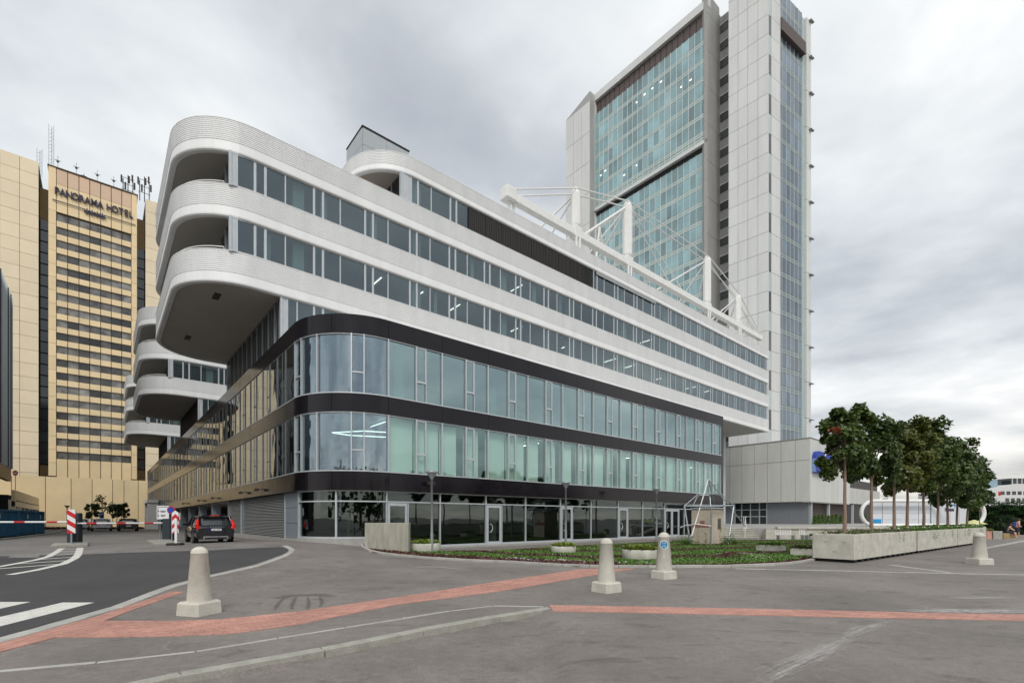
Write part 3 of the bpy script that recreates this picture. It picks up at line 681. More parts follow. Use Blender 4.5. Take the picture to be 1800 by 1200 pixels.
# ---------------- white upper storeys
ZA, ZB, ZC, ZD = (14.93, 16.74), (18.64, 20.43), (22.27, 24.09), (26.0, 27.32)
def fascia_prof(z0, z1):
    h = z1-z0; p = [(-.32, z0+.14), (-.30, z0+.0), (-.07, z0-.01), (-.01, z0+.05), (.0, z0+.13), (-.035, z0+.34*h)]
    z = z0+.34*h; n = max(5, int((z1-z)/.105)); st = (z1-z)/n
    for i in range(n): p += [(-.012, z+.02), (-.012, z+st*.72), (-.034, z+st*.80), (-.034, z+st)]; z += st
    p += [(.0, z1), (.0, z1+.04), (-.25, z1+.05), (-.25, z1-.25)]; return p
def finger_path(ul, vf, vb, r, ue, ub=None):
    ub = ub or ue
    return [(ue, vf), (ue*.5+(ul+r)*.5, vf)]+arc((ul+r, vf+r), r, 1.5*math.pi, math.pi, 14)+arc((ul+r, vb-r), r, math.pi, math.pi/2, 14)+[(ub, vb)]
def inset(path, i):
    c = []; n = len(path)
    for k in range(n):
        a = Vector(path[max(0, k-1)]); b = Vector(path[k]); d_ = Vector(path[min(n-1, k+1)]); d = ((b-a).normalized() if k else Vector((0, 0)))+((d_-b).normalized() if k < n-1 else Vector((0, 0))); d.normalize(); c.append((b.x+d.y*abs(i), b.y-d.x*abs(i)))
    return c
G_dark = glass('dark_balcony_glass', (0.18, 0.22, 0.22), 1.5, 0.02, 0.02, (0.8, 0.9, 0.95))
def finger(vf, vb, ue, lvls, uL, first):
    for (z0, z1) in lvls:
        pth = finger_path(ULF, vf, vb, RW, ue)
        if len(pth) > 2:
            mb = MB(); mb.sweep(pth, fascia_prof(z0, z1), left=True); mb.build('fascia', M_white, office, smooth=False)
        ip = inset(pth, -.34)
        top = z1 == ZC[1]
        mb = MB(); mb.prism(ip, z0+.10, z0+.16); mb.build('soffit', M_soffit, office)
        mb = MB(); mb.prism(inset(pth, -.26), z0+.18, z0+.62 if not top else z1-.2); mb.build('floor_slab' if not top else 'roof_slab', M_ceil, office)
    # handrails
    for z in (ZA[1], ZB[1]):
        pth = [q for q in inset(finger_path(ULF, vf, vb, RW, uL+.2), -.28) if q[0] < uL-.1]
        mb = MB(); pts = [(p[0], p[1], z+.30) for p in pth]; mb.path(pts, .03, 6); mb.path([(p[0], p[1], z+.16) for p in pth], .018, 6)
        for p in pts[::5]: mb.tube(p, (p[0], p[1], z-.1), .02, 5)
        mb.build('handrail', M_wsteel, office)
for (vf, vb, ue, uL) in ((VW, 47.6, UWE, 5.58), (62.4, 79.3, 32, 5.58), (94.0, 111, 32, 5.58)):
    finger(vf, vb, ue, (ZA, ZB, ZC), uL, vf == VW)
    first = vf == VW; fg = vf+.13
    ff = Fac(office, (0, fg), (1, 0), (0, -1)); fb = Fac(office, (0, vb-.13), (1, 0), (0, 1))
    rows = [(12.2, ZA[0]+.05, 8.25), (ZA[1]-.05, ZB[0]+.05, uL), (ZB[1]-.05, ZC[0]+.05, uL)]
    if first: rows.append((ZC[1]-.05, ZD[0]+.05, 16.1))
    for ri, (z0, z1, uw) in enumerate(rows):
        uend = 16 if ri == 0 and first else ue-.15 if first else 20
        # corner post and infill pier
        ff.piece('corner_post', M_post, uw-.10, uw+.03, z0, z1, .02, -.2); ff.piece('corner_pier', M_post, uw+.05, uw+.28 if ri < 3 else uw+.68, z0, z1, -.02, -.2)
        # side glazing towards the balcony
        sf = Fac(office, (uw, 0), (0, 1), (-1, 0)); n_ = int((vb-vf-.6)/1.4)
        vv0 = fg+.1; vv1 = vb-.3; stp = (vv1-vv0)/n_
        for j in range(n_):
            a, b = vv0+stp*j, vv0+stp*(j+1)
            if first: sf.piece('balcony_window_pane', G_dark, a+.03, b-.03, z0+.05, z1-.03, -.03, -.05); sf.piece('balcony_mullion', M_alu, a-.03, a+.03, z0, z1, .04, -.1)
        if not first:
            sf.piece('balcony_glazing', G_dark, vv0, vv1, z0+.03, z1-.03, -.03, -.05)
            if ri == 0:
                mb = MB()
                for j in range(int((vv1-vv0)/.5)): sf.add(mb, vv0+j*.5, vv0+j*.5+.06, z0, z1, .05, -.05)
                mb.build('vertical_slats', M_darkmetal, office, kind='stuff')
        elif ri == 0:
            mb = MB()
            for j in range(int((vv1-vv0)/.5)): sf.add(mb, vv0+j*.5, vv0+j*.5+.035, z0, z1, .07, .0)
            mb.build('vertical_slats', M_side, office, kind='stuff')
        fb.piece('rear_wall', M_post, uw, ue-.2, z0+.02, z1-.02, -.05, -.2)
        # front ribbon
        x = 6.76 if ri else 8.55; k = 0
        if ri == 0: cells = [(8.55, 9.1, 'b'), (9.1, 10.07, 'w'), (10.07, 10.68, 's'), (10.68, 11.74, 'w'), (11.74, 13.38, 'w'), (13.38, 15.9, 'w')]
        else:
            cells = [(uw+.3, 6.76, 'w')] if ri < 3 else []
            s0 = 6.76 if ri < 3 else 16.79
            while s0 < uend-.1:
                if ri == 3 and s0 > 19.5 and s0 < 36: s0 += 3.31; continue
                for a, b, t_ in ((s0, s0+.61, 's'), (s0+.61, s0+1.67, 'w'), (s0+1.67, s0+3.31, 'w')):
                    if a < uend-.15: cells.append((a, min(b, uend), t_))
                s0 += 3.31
            if ri == 3: cells.append((20.1, 20.7, 's')); cells.append((20.7, 21.75, 'w'))
        for a, b, t_ in cells:
            if b-a < .1: continue
            if t_ == 's':
                ff.piece('ribbon_window_pane', G_ribbon, a+.1, b-.1, z0+.14, z1-.10, -.02, -.04)
                for q in ((a+.03, a+.10, z0+.06, z1-.04), (b-.10, b-.03, z0+.06, z1-.04)): ff.piece('sash_stile', M_alu, *q, 0, -.1)
            else: ff.piece('ribbon_window_pane', G_ribbon, a+.03, b-.03, z0+.08, z1-.05, -.04, -.06)
            ff.piece('mullion', M_alu, a-.035, a+.035, z0, z1, .01, -.12)
        ff.piece('sill_rail', M_alu, uw, uend, z0+.04, z0+.11, .03, -.14); ff.piece('head_rail', M_alu, uw, uend, z1-.10, z1-.05, -.01, -.14)
        # interior
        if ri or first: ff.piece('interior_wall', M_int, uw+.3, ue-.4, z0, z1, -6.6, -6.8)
        if ri:
            for j in range(10 if first else 2):
                xc = 9.3+8.15*j
                if xc < uend-1 and xc > uw: mb = MB(); mb.box(xc-.32, xc+.32, fg+.35, fg+.75, z0, z1); mb.build('interior_column', M_icol, office)
            if first:
                for j in range(22):
                    xc = 8.4+3.31*j
                    if uw+.5 < xc < uend-.5 and not (ri == 3 and 19 < xc < 37) and random.random() < (.45 if ri == 1 else .12 if ri == 2 else .0) and not (ri == 1 and xc < 12): ff.piece('ceiling_light', M_lamp, xc, xc+.06, z1-.05, z1-.02, -1.0, -2.6)
                for j in range(40):
                    if random.random() < .25:
                        xc = 7+1.66*j+.3
                        if uw+.5 < xc < uend-1.2 and not (ri == 3 and 19 < xc < 37): ff.piece('blind', M_blind, xc, xc+random.uniform(.25, .5), z0+.1, z1-.1, -.35, -.37)
        ff.piece('ceiling', M_ceil, uw+.1, ue-.3, z1, z1+.03, -.1, -6.8)
# parapet storey D
pD = [(UWE, VW), (45, VW)]+arc((13.5+RW, VW+RW), RW, 1.5*math.pi, math.pi, 14)+[(13.5, 47)]
mb = MB(); mb.sweep(pD, fascia_prof(*ZD), left=True); mb.build('fascia', M_white, office, smooth=False)
ip = inset(pD, -.34)+[(UWE-.3, 47)]
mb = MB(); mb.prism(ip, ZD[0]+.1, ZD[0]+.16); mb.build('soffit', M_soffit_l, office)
mb = MB(); mb.prism(inset(pD, -.26)+[(UWE-.3, 47)], ZD[0]+.18, ZD[1]-.1); mb.build('roof_slab', M_ceil, office)
bu0, bu1 = on_v(1047, VW+.13)[0], on_v(1152, VW+.13)[0]; fq = Fac(office, (0, VW+.13), (1, 0), (0, -1)); xq = bu0
while xq < bu1-.2: fq.piece('external_blind', M_shutter, xq+.02, min(bu1, xq+3.31)-.02, ZD[0]-.32, ZD[0]+.02, .10, .02); xq += 3.31
# dark louvre stretch of the top storey
ff = Fac(office, (0, VW+.13), (1, 0), (0, -1)); z0, z1 = ZC[1]-.02, ZD[0]+.04
u1 = on_v(1028, VW+.13)[0]; x = 21.8
while x < u1:
    xe = min(u1, x+1.66); ff.piece('louvre_panel', M_darkmetal, x+.02, xe-.02, z0+.15, z1, -.02, -.08)
    mb = MB()
    for j in range(9): ff.add(mb, x+.06+j*.18, x+.10+j*.18, z0+.15, z1, .03, -.03)
    mb.build('louvre_slats', M_darkmetal, office, kind='stuff'); x = xe
ff.piece('ribbon_window_pane', G_ribbon, u1+.02, 36.5, z0+.1, z1-.05, -.04, -.06)
ff.piece('sill_rail', M_alu, 21.8, 36.5, z0+.04, z0+.11, .03, -.14)
for (z0, z1) in ((ZA[1], ZB[0]), (ZB[1], ZC[0]), (ZC[1], ZD[0])):
    piece('end_wall', M_post, office, (UWE-.12, (VW+47.4)/2, (z0+z1)/2), (.15, 47.4-VW-.3, z1-z0-.02))
for z0, z1 in (ZA, ZB, ZC, ZD):
    piece('end_fascia', M_white, office, (UWE-.03, (VW+47.4)/2, (z0+z1)/2+.02), (.10, 47.4-VW, z1-z0-.03))
mb = MB(); mb.box(30, UWE-1, 48, 112, 12.3, 24); mb.build('rear_wing', M_post, office)
mb = MB(); mb.box(49, UWE-4, 40, 110, -.5, 14.9); mb.build('rear_wing', M_int, office)
for v in (VW+6, ):
    for u in (55, 66, 75): mb = MB(); mb.lathe([(.45, -.5), (.45, 14.95)], (u, v, 0), 16); mb.build('supporting_column', M_post, office)
for u, v in ((5.3, 33.5), (4.9, 42.5)): piece('soffit_hatch', M_darkmetal, office, (u, v, ZA[0]+.09), (.35, 1.0, .04))
# rooftop plant room
u_, _ = on_v(637.6, 35); ur, _ = on_v(718, 35); zr = zat(222.7, on_v(637.6, 35)[1])
mb = MB(); mb.box(u_, ur, 35, 38, 27.1, zr); mb.build('plant_room', M_bluegrey, office)
M_pr = mat('pale_grey_roof_panel', (.42, .45, .47), .5, .2, var=.06)
for j in range(2):
    for q in range(3):
        piece('wall_panel', M_pr, office, (u_+(ur-u_)*(j+.5)/2, 34.97, 27.4+(zr-27.5)*(q+.5)/3), ((ur-u_)/2-.02, .06, (zr-27.5)/3-.03))
        piece('wall_panel', M_pr, office, (u_-.03, 35+3*(j+.5)/2, 27.4+(zr-27.5)*(q+.5)/3), (.06, 1.48, (zr-27.5)/3-.03))
piece('roof_edge', M_darkmetal, office, ((u_+ur)/2, 36.5, zr+.04), (ur-u_+.15, 3.15, .08))
for u in (37, 44, 52): piece('roof_unit', M_pr, office, (u, 38.5, 28.2), (2.2, 2, 2.2))

# ================================================================== ROOF TRUSS
VT = 32.5
ua, Ya = on_v(888, VT); ub, Yb = on_v(1337, VT); zb1 = zat(334, Ya); zb0 = zat(348.5, Ya)
truss = thing('roof_truss', 'long white steel girder with four posts and tie rods above the upper parapet', 'truss', (ua, VT, 27.3))
mb = MB(); mb.box(ua, ub, VT-.32, VT+.32, zb0, zb1); mb.build('girder', M_wsteel, truss, bevel=.04)
posts = []
for px, pt, pb, wd in ((1012, 333, 398, 1.0), (1103, 356, 455, 1.1), (1243, 452, 540, 1.05), (1297, 518, 573, .95)):
    u, Y = on_v(px, VT); zt_, zb_ = zat(pt, Y), zb1+.2; posts.append((u, zt_))
    mb = MB(); mb.lathe([(wd*.28, zb_-.3), (wd*.5, zb_+.3), (wd*.5, zt_-.5), (wd*.3, zt_-.1), (wd*.2, zt_+.15)], (u, VT, 0), 8, False); mb.build('post', M_wsteel, truss)
    mb = MB(); mb.box(u-.5, u+.5, VT-.4, VT+.4, zb0-.12, zb_+.1); mb.build('post_joint', M_wsteel, truss, bevel=.05)
    for s_ in (-.25, .25): mb = MB(); mb.tube((u+s_, VT-.3, zb0-.1), (u+s_, VT-.3, 27.3), .14, 8, .05); mb.build('hanger', M_wsteel, truss)
for u in (ua+.5, ua+1.0, ub-2.5, ub-6): mb = MB(); mb.tube((u, VT, zb0), (u, VT, zb0-.9), .2, 8, .05); mb.build('hanger', M_wsteel, truss)
mb = MB(); mb.box(ua-.2, ua+.9, VT-.5, VT+.5, zb0-.1, zb1+.25); mb.build('end_joint', M_wsteel, truss, bevel=.08)
nodes = [(ua+.6, zb1+.2)]+posts+[(ub-.5, zb1)]
def rod(a, b, r=.07): mb = MB(); mb.tube(a, b, r, 6); mb.build('tie_rod', M_wsteel, truss)
for (a, za), (b, zb) in zip(nodes, nodes[1:]):
    for dv, dz in ((-.25, 0), (.25, -.35)): rod((a, VT+dv, za+dz), (b, VT+dv, zb+dz))
for i, (a, za) in enumerate(posts):
    for du, dv in ((0, 9), (-5 if i < 2 else 5, 6)):
        rod((a, VT, za-.4), (a+du, VT+dv, 27.4), .10)
rod((posts[1][0], VT, posts[1][1]-.4), (posts[0][0]+1.5, VT+.3, zb1+.2), .16); rod((posts[1][0], VT, posts[1][1]), (posts[2][0]-6, VT, zb1), .05); rod((posts[1][0], VT, posts[1][1]-.6), (posts[2][0]-9, VT, zb1), .05)
rod((posts[2][0], VT, posts[2][1]-.4), (posts[2][0]-12, VT+5, 28), .12); rod((posts[2][0], VT, posts[2][1]-.3), (ub, VT, zb1), .05); rod((posts[3][0], VT, posts[3][1]-.3), (posts[3][0]-6, VT+4, 28), .1)
apx = (posts[1][0]-3.0, VT+1.5, zat(392, 52)); rod(apx, (apx[0]-1.4, VT+1, 27.6), .12); rod(apx, (apx[0]+2.6, VT+2, 27.6), .12)
# rear girder of the truss
mb = MB(); mb.box(ua+6, ub, VT+9, VT+9.5, 28.2, 28.8); mb.build('girder', M_wsteel, truss)
# ================================================================== HOTEL
VHt = 142.0
M_hot = mat('yellow_hotel_panel', (0.80, 0.63, 0.38), 0.55, 0.1, var=0.06, scale=0.3, rnd=0.05)
M_hot2 = mat('pale_hotel_panel', (0.79, 0.67, 0.48), 0.55, 0.1, var=0.05, scale=0.3, rnd=0.04)
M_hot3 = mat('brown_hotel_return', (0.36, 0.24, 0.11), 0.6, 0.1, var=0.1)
M_hjoint = mat('hotel_joint_dark', (0.10, 0.075, 0.045), 0.8)
M_hwin = mat('hotel_window_glass', (0.12, 0.115, 0.105), 0.15, 0.0, var=0.7, scale=0.5, rnd=0.95, spec=0.8)
M_hwin2 = mat('hotel_slot_glass', (0.035, 0.045, 0.045), 0.10, 0.0, var=0.3, scale=0.15, rnd=0.5, spec=0.9)
hotel = thing('hotel_tower', 'tall yellow panelled hotel tower with rows of dark windows and rooftop lettering', 'hotel', (on_v(150, 140)[0], 140, -0.4))
hf = Fac(hotel, (0, VHt), (1, 0), (0, -1))
hu = lambda px: on_v(px, VHt)[0]
uL0, uL1, uc0, uc1, uR0 = -24.0, hu(68), hu(85), hu(241), hu(255.5)
zTop = zat(291, on_v(85, VHt)[1]); zBase = 8.6
mb = MB(); mb.box(uL0, uL1-.05, VHt+.3, VHt+18, zBase, zTop); mb.box(uc0+.05, uc1-.05, VHt+.35, VHt+18, zBase, zTop); mb.box(uR0+.05, uR0+30, VHt+.3, VHt+18, zBase, zTop)
mb.build('tower_core', M_hjoint, hotel)
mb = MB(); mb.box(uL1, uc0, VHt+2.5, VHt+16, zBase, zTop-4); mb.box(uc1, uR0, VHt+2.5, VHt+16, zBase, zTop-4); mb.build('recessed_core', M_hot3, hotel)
for a, b in ((uL0, uL1), (uR0, uR0+12)):
    n_ = max(1, round((b-a)/2.75)); m_ = 24
    for i in range(n_):
        for j in range(m_):
            if i < n_-5 and b == uL1: continue
            z0 = zBase+(zTop-zBase)*j/m_; z1 = zBase+(zTop-zBase)*(j+1)/m_
            hf.piece('facade_panel', M_hot2, a+(b-a)*i/n_+.03, a+(b-a)*(i+1)/n_-.03, z0+.03, z1-.03, .02, -.3)
    if b == uL1:
        mb = MB()
        for i in range(n_-5):
            for j in range(m_): hf.add(mb, a+(b-a)*i/n_+.03, a+(b-a)*(i+1)/n_-.03, zBase+(zTop-zBase)*j/m_+.03, zBase+(zTop-zBase)*(j+1)/m_-.03, .02, -.3)
        mb.build('remote_facade_panels', M_hot2, hotel, kind='stuff')
piece('side_wall', M_hot2, hotel, (uL0-.1, VHt+9, (zBase+zTop)/2), (.2, 17.5, zTop-zBase))
# slots of dark windows between the blocks
for a, b, zt_ in ((uL1, uc0, zat(377, on_v(76, VHt)[1])), (uc1, uR0, zat(430, on_v(248, VHt)[1]))):
    sfw = Fac(hotel, (0, VHt+2.45), (1, 0), (0, -1)); nrow = 22; zb = zat(815, on_v(76, VHt)[1])
    mb = MB(); sfw.add(mb, a, b, zb, zt_, .06, 0); mb.build('slot_frame', M_dark, hotel)
    for j in range(nrow):
        z0 = zb+(zt_-zb)*j/nrow; z1 = zb+(zt_-zb)*(j+1)/nrow
        sfw.piece('slot_window', M_hwin2, a+.08, b-.08, z0+.22, z1-.06, .10, .02)
# centre block: piers, spandrels, windows
colpx = [99, 119, 138.8, 157.8, 177, 195.5, 214, 231]; cu = [hu(p) for p in colpx]
Yc = on_v(100, VHt)[1]; nr = 19; zw1 = zat(375, Yc); pit = (zat(375, Yc)-zat(793, Yc))/(nr-1)
z_roof = zTop
for k in range(7):
    a, b = cu[k]+.06, cu[k+1]-.06
    hf.piece('parapet_panel', mat('pinkish_parapet_panel', (0.68, 0.49, 0.35), .6, .1, var=.06, rnd=.04) if True else None, a, b, zw1+6.3, z_roof-.1, .12, -.3)
    hf.piece('facade_panel', M_hot, a, b, zw1+.35, zw1+6.25, .10, -.3)
    for j in range(nr):
        zt_ = zw1-j*pit; zb = zt_-pit*.56
        hf.piece('window', M_hwin, a, b, zb, zt_, -.22, -.3)
        if j < nr-1: hf.piece('spandrel_panel', M_hot, a, b, zt_-pit+.03, zb-.02, .08, -.3)
        else: hf.piece('facade_panel', M_hot, a, b, zBase+.1, zb-.02, .08, -.3)
for a, b in ((uc0, cu[0]), (cu[7], uc1)):
    for j in range(nr+1):
        zt_ = zw1+.35-j*pit; hf.piece('pier_panel', M_hot, a+.02, b-.04, max(zBase+.1, zt_-pit+.05), zt_, .16, -.3)
    hf.piece('parapet_panel', M_hot, a+.02, b-.04, zw1+.4, z_roof, .16, -.3)
for px in colpx: hf.piece('vertical_joint', M_hjoint, hu(px)-.03, hu(px)+.03, zw1-pit*.56, z_roof, .0, -.25)
piece('roof_edge', M_hjoint, hotel, ((uc0+uc1)/2, VHt+8.6, z_roof+.1), (uc1-uc0+.3, 17.8, .2))
# podium of the hotel
pf = Fac(hotel, (0, 140), (1, 0), (0, -1)); pu = [on_v(p, 140)[0] for p in (20, 80, 125, 162, 198, 218, 243, 262, 300)]
zp = zat(840, on_v(150, 140)[1])
mb = MB(); mb.box(pu[0]-3, pu[-1], 140.1, VHt+30, -3, zp-.15); mb.build('podium_core', M_hjoint, hotel)
for a, b in zip([pu[0]-3]+pu, pu): pf.piece('podium_panel', M_hot, a+.05, b-.05, -3, zp, 0, -.2)
# roof lettering
M_let = mat('dark_blue_letter', (0.035, 0.035, 0.075), .5)
def zl(px, py): return zat(py, on_v(px, VHt)[1])
txt = 'PANORAMA HOTEL'; p0, p1 = 95.0, 234.0; uu0, uu1 = hu(p0), hu(p1)
wts = {'I': .5, ' ': .55, 'M': 1.2, 'O': 1.1, 'E': .9, 'L': .85, 'P': .9}; ws = [wts.get(c, 1.0) for c in txt]; tot = sum(ws); acc = 0
for c, w_ in zip(txt, ws):
    s_ = acc+w_/2; acc += w_
    if c == ' ': continue
    text_part('letter', c, 2.05, M_let, hotel, (uu0+(uu1-uu0)*s_/tot, VHt-.35, zl(97, 336)-.05), (R(90), 0, 0), .12).scale = (.74, 1, 1)
for px in (153, 162, 171, 180): text_part('star', '*', 2.6, M_let, hotel, (hu(px), VHt-.35, zl(97, 336)-2.9), (R(90), 0, 0), .1)
for a, b in ((92, 148), (186, 238)): hf.piece('underline_bar', M_let, hu(a), hu(b), zl(97, 336)-2.15, zl(97, 336)-2.0, .4, .3)
# antennas on the roof
def mast(px, h, kind, label, off=4):
    u = hu(px); t_ = thing('antenna_mast', label, 'antenna', (u, VHt+off, z_roof+.2)); b0 = z_roof+.2; mb = MB()
    if kind == 0:
        for dx, dy in ((0, 0), (.8, 0), (.4, .7)): mb.tube((u+dx, VHt+off+dy, b0), (u+dx, VHt+off+dy, b0+h), .05, 5)
        for j in range(int(h/.8)): mb.tube((u, VHt+off, b0+j*.8), (u+.8, VHt+off, b0+j*.8+.8), .035, 4); mb.tube((u+.8, VHt+off, b0+j*.8), (u+.4, VHt+off+.7, b0+j*.8+.8), .035, 4)
        mb.build('lattice', M_steel, t_)
    elif kind == 1:
        mb.tube((u, VHt+off, b0), (u, VHt+off, b0+h), .07, 6); mb.build('pole', M_steel, t_)
        mb = MB(); mb.tube((u-.5, VHt+off, b0+h*.7), (u+.5, VHt+off, b0+h*.7), .06, 5); mb.lathe([(.02, 0), (.22, .1), (.22, .3), (.02, .4)], (u, VHt+off, b0+h*.55), 8); mb.build('aerial', M_rub, t_)
    else:
        for dx in (-.9, 0, .9): mb.tube((u+dx, VHt+off, b0), (u+dx, VHt+off, b0+h*(1 if dx == 0 else .8)), .09, 6)
        for z in (.35, .6, .85): mb.tube((u-1.2, VHt+off, b0+h*z), (u+1.2, VHt+off, b0+h*z), .06, 5)
        mb.build('pole', M_rub, t_); mb = MB()
        for dx, z in ((-1.2, .75), (.2, .8), (1.2, .6), (-.5, .5), (.8, .9)): mb.box(u+dx-.17, u+dx+.17, VHt+off-.35, VHt+off-.1, b0+h*z-.8, b0+h*z+.8)
        mb.build('antenna_panel', M_darkmetal, t_)
mast(83, 11, 0, 'tall lattice radio mast at the left end of the hotel roof')
mast(60, 6, 0, 'short twin lattice mast on the pale block left of the hotel centre', 6)
for i, px in enumerate((101, 134, 171, 200)): mast(px, 3.0, 1, ['thin aerial on the hotel roof, first from the left', 'thin aerial above the letter R of the hotel roof', 'thin aerial above the gap before the second word', 'thin aerial above the letter T of the hotel roof'][i], 1)
mast(226, 5.5, 2, 'dark cluster of mobile phone antennas on the hotel roof', 3)
u = uR0+1.5; mast(255, 6, 2, 'dark antenna cluster furthest right, partly behind the white balconies', 2); mast(147, 1.8, 1, 'very short aerial near the middle of the hotel roof', 2)

# ================================================================== CITY TOWER
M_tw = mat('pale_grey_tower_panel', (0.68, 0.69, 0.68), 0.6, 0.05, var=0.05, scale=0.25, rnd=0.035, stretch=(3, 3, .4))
M_tw2 = mat('shaded_tower_return', (0.40, 0.40, 0.39), 0.6, 0.1, var=0.08, scale=0.3, stretch=(2, 2, .3))  # darker copy of the tower panel: shade of returns and recess put into the colour
M_tj = mat('tower_joint', (0.36, 0.36, 0.35), 0.8)
M_tg = mat('teal_tower_glass', (0.22, 0.36, 0.385), 0.08, 0.2, var=0.35, scale=0.10, rnd=0.32, isl=0.0, spec=0.9)
M_tg_i = mat('teal_tower_glass_joined', (0.22, 0.36, 0.385), 0.08, 0.2, var=0.3, scale=0.08, isl=0.32, spec=0.9)
M_tgb = mat('blue_tower_glass', (0.10, 0.155, 0.21), 0.10, 0.0, var=0.25, scale=0.08, isl=0.45, spec=0.9)
M_tsp = mat('pale_green_spandrel_glass', (0.44, 0.54, 0.52), 0.2, 0.1, var=0.1, scale=0.2, spec=0.7)
M_tst = mat('brown_louvre_strip', (0.10, 0.075, 0.07), 0.6, var=.15)
cxy = PY(1350.5, 92); cu_, cv_ = UV(*cxy)
tower = thing('city_tower', 'high grey panelled office tower with a wide teal glass wall', 'tower', (cu_, cv_, 0))
Bu = 95.9; Bv0 = on_u(1247, Bu)[0]; Bv1 = on_u(1049, Bu)[0]; FP = 3.76
bf = Fac(tower, (Bu, 0), (0, 1), (-1, 0)); nB = 21; bw = (Bv1-Bv0)/nB
ztop = zat(0, on_u(1247, Bu)[1]); zgt = zat(15, on_u(1247, Bu)[1]); zg1 = zat(45, on_u(1247, Bu)[1]); zst = zat(252, on_u(1247, Bu)[1])
mb = MB(); mb.box(Bu+.2, Bu+26, Bv0, Bv1+.5, 0, ztop-.2); mb.build('tower_core', M_tj, tower)
bf.piece('roof_parapet', M_tw, Bv0-.1, Bv1+.1, zgt+.05, ztop, .75, -.3); bf.piece('edge_fin', M_tw, Bv1, Bv1+.35, 0, zgt, .7, -.3)
for k in range(nB): bf.piece('louvre_panel', M_tst, Bv0+bw*k+.08, Bv0+bw*(k+1)-.08, zg1, zgt, .1, 0)
def glasswall(z_hi, z_lo, off, piecewise):
    z = z_hi; mbp = MB(); mbs = MB()
    while z > z_lo+.5:
        zb = max(z_lo, z-FP)
        for q0, q1 in ((zb+.0, zb+.42), (zb+.50, zb+.92)): bf.add(mbs, Bv0, Bv1, q0, q1, off+.02, off-.08)
        for k in range(nB):
            a, b = Bv0+bw*k+.05, Bv0+bw*(k+1)-.05
            if z < z_lo+1.5: continue
            if piecewise(z): bf.piece('window_pane', M_tg, a, b, zb+.98, z-.06, off, off-.06)
            else: bf.add(mbp, a, b, zb+.98, z-.06, off, off-.06)
        z -= FP
    mbs.build('spandrel_bands', M_tsp, tower)
    if mbp.v: mbp.build('lower_window_panes', M_tg_i, tower, kind='stuff')
    for k in range(nB+1): bf.piece('mullion', M_tw, Bv0+bw*k-.05, Bv0+bw*k+.05, z_lo, z_hi, off+.10, off-.05)
    mb = MB(); bf.add(mb, Bv0, Bv1, z_lo, z_hi, off-.12, off-.2); mb.build('glazing_backing', M_tj, tower)
glasswall(zg1, zst+.7, .7, lambda z: True)
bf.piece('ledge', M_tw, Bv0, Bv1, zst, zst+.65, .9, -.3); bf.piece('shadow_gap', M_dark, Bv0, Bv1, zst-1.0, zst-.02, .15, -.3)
glasswall(zst-1.0, 4, .1, lambda z: z > zst-1.0-FP*6.5)
for k, (a, zz) in enumerate(((7.5, 2), (9, 2), (10.5, 2.0), (12, 2.1), (2.5, 3.2), (4, 3.2), (18.5, 5), (19.5, 5.1), (12, 6), (14.5, 6.1))):
    bf.piece('lit_ceiling_panel', mat('lit_ceiling', (1, .95, .8), .5, emit=((1, .9, .7), .8)), Bv0+a*bw, Bv0+a*bw+.5, zg1-FP*zz+2.8, zg1-FP*zz+3.1, .73, .70)
mb = MB(); # left wing
UA = 93.4; Av0 = on_u(1037, UA)[0]; Av1 = on_u(995, UA)[0]; za1 = zat(160, on_u(1037, UA)[1]); za0 = zat(212, on_u(995, UA)[1])
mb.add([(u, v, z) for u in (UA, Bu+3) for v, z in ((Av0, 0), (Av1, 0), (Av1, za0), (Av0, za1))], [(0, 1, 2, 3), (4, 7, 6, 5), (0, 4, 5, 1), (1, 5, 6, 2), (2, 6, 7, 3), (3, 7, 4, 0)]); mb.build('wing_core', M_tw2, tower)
af = Fac(tower, (UA, 0), (0, 1), (-1, 0)); zr_ = 24
for j in range(14):
    for i in range(3):
        a, b = Av0+(Av1-Av0)*i/3, Av0+(Av1-Av0)*(i+1)/3; z0, z1 = j*7.6, (j+1)*7.6; lim = za1+(za0-za1)*((b-Av0)/(Av1-Av0)); z1 = min(z1, lim)
        if z1 > z0+.3: af.piece('facade_panel', M_tw, a+.05, b-.05, z0+.05, z1-.05, .08, 0)
# pylon C, recess D
C1u = on_v(1264, Bv0)[0]; cf = Fac(tower, (0, Bv0), (1, 0), (0, -1))
mb = MB(); mb.add([(Bu-.9, Bv0, 0), (C1u, Bv0, 0), (C1u, Bv0+6, 0), (Bu-.9, Bv0+.7, 0), (Bu-.9, Bv0, ztop+1.0), (C1u, Bv0, ztop+1.2), (C1u, Bv0+6, ztop+1.2), (Bu-.9, Bv0+.7, ztop+1.0)], [(0, 3, 2, 1), (4, 5, 6, 7), (0, 1, 5, 4), (1, 2, 6, 5), (2, 3, 7, 6), (3, 0, 4, 7)]); mb.build('pylon_core', M_tj, tower)
for j in range(15):
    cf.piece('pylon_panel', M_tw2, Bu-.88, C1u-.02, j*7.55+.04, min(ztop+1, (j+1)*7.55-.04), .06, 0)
df = Fac(tower, (C1u, 0), (0, 1), (-1, 0)); mb = MB()
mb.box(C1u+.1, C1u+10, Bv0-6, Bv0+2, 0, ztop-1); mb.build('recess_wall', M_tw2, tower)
z = ztop-3
while z > 3:
    df.piece('recess_window', M_hwin2, Bv0-5.6, Bv0-.25, z-1.5, z, .04, -.08); df.piece('recess_sill', M_tw, Bv0-5.6, Bv0-.25, z+.02, z+.25, .16, -.05); z -= FP
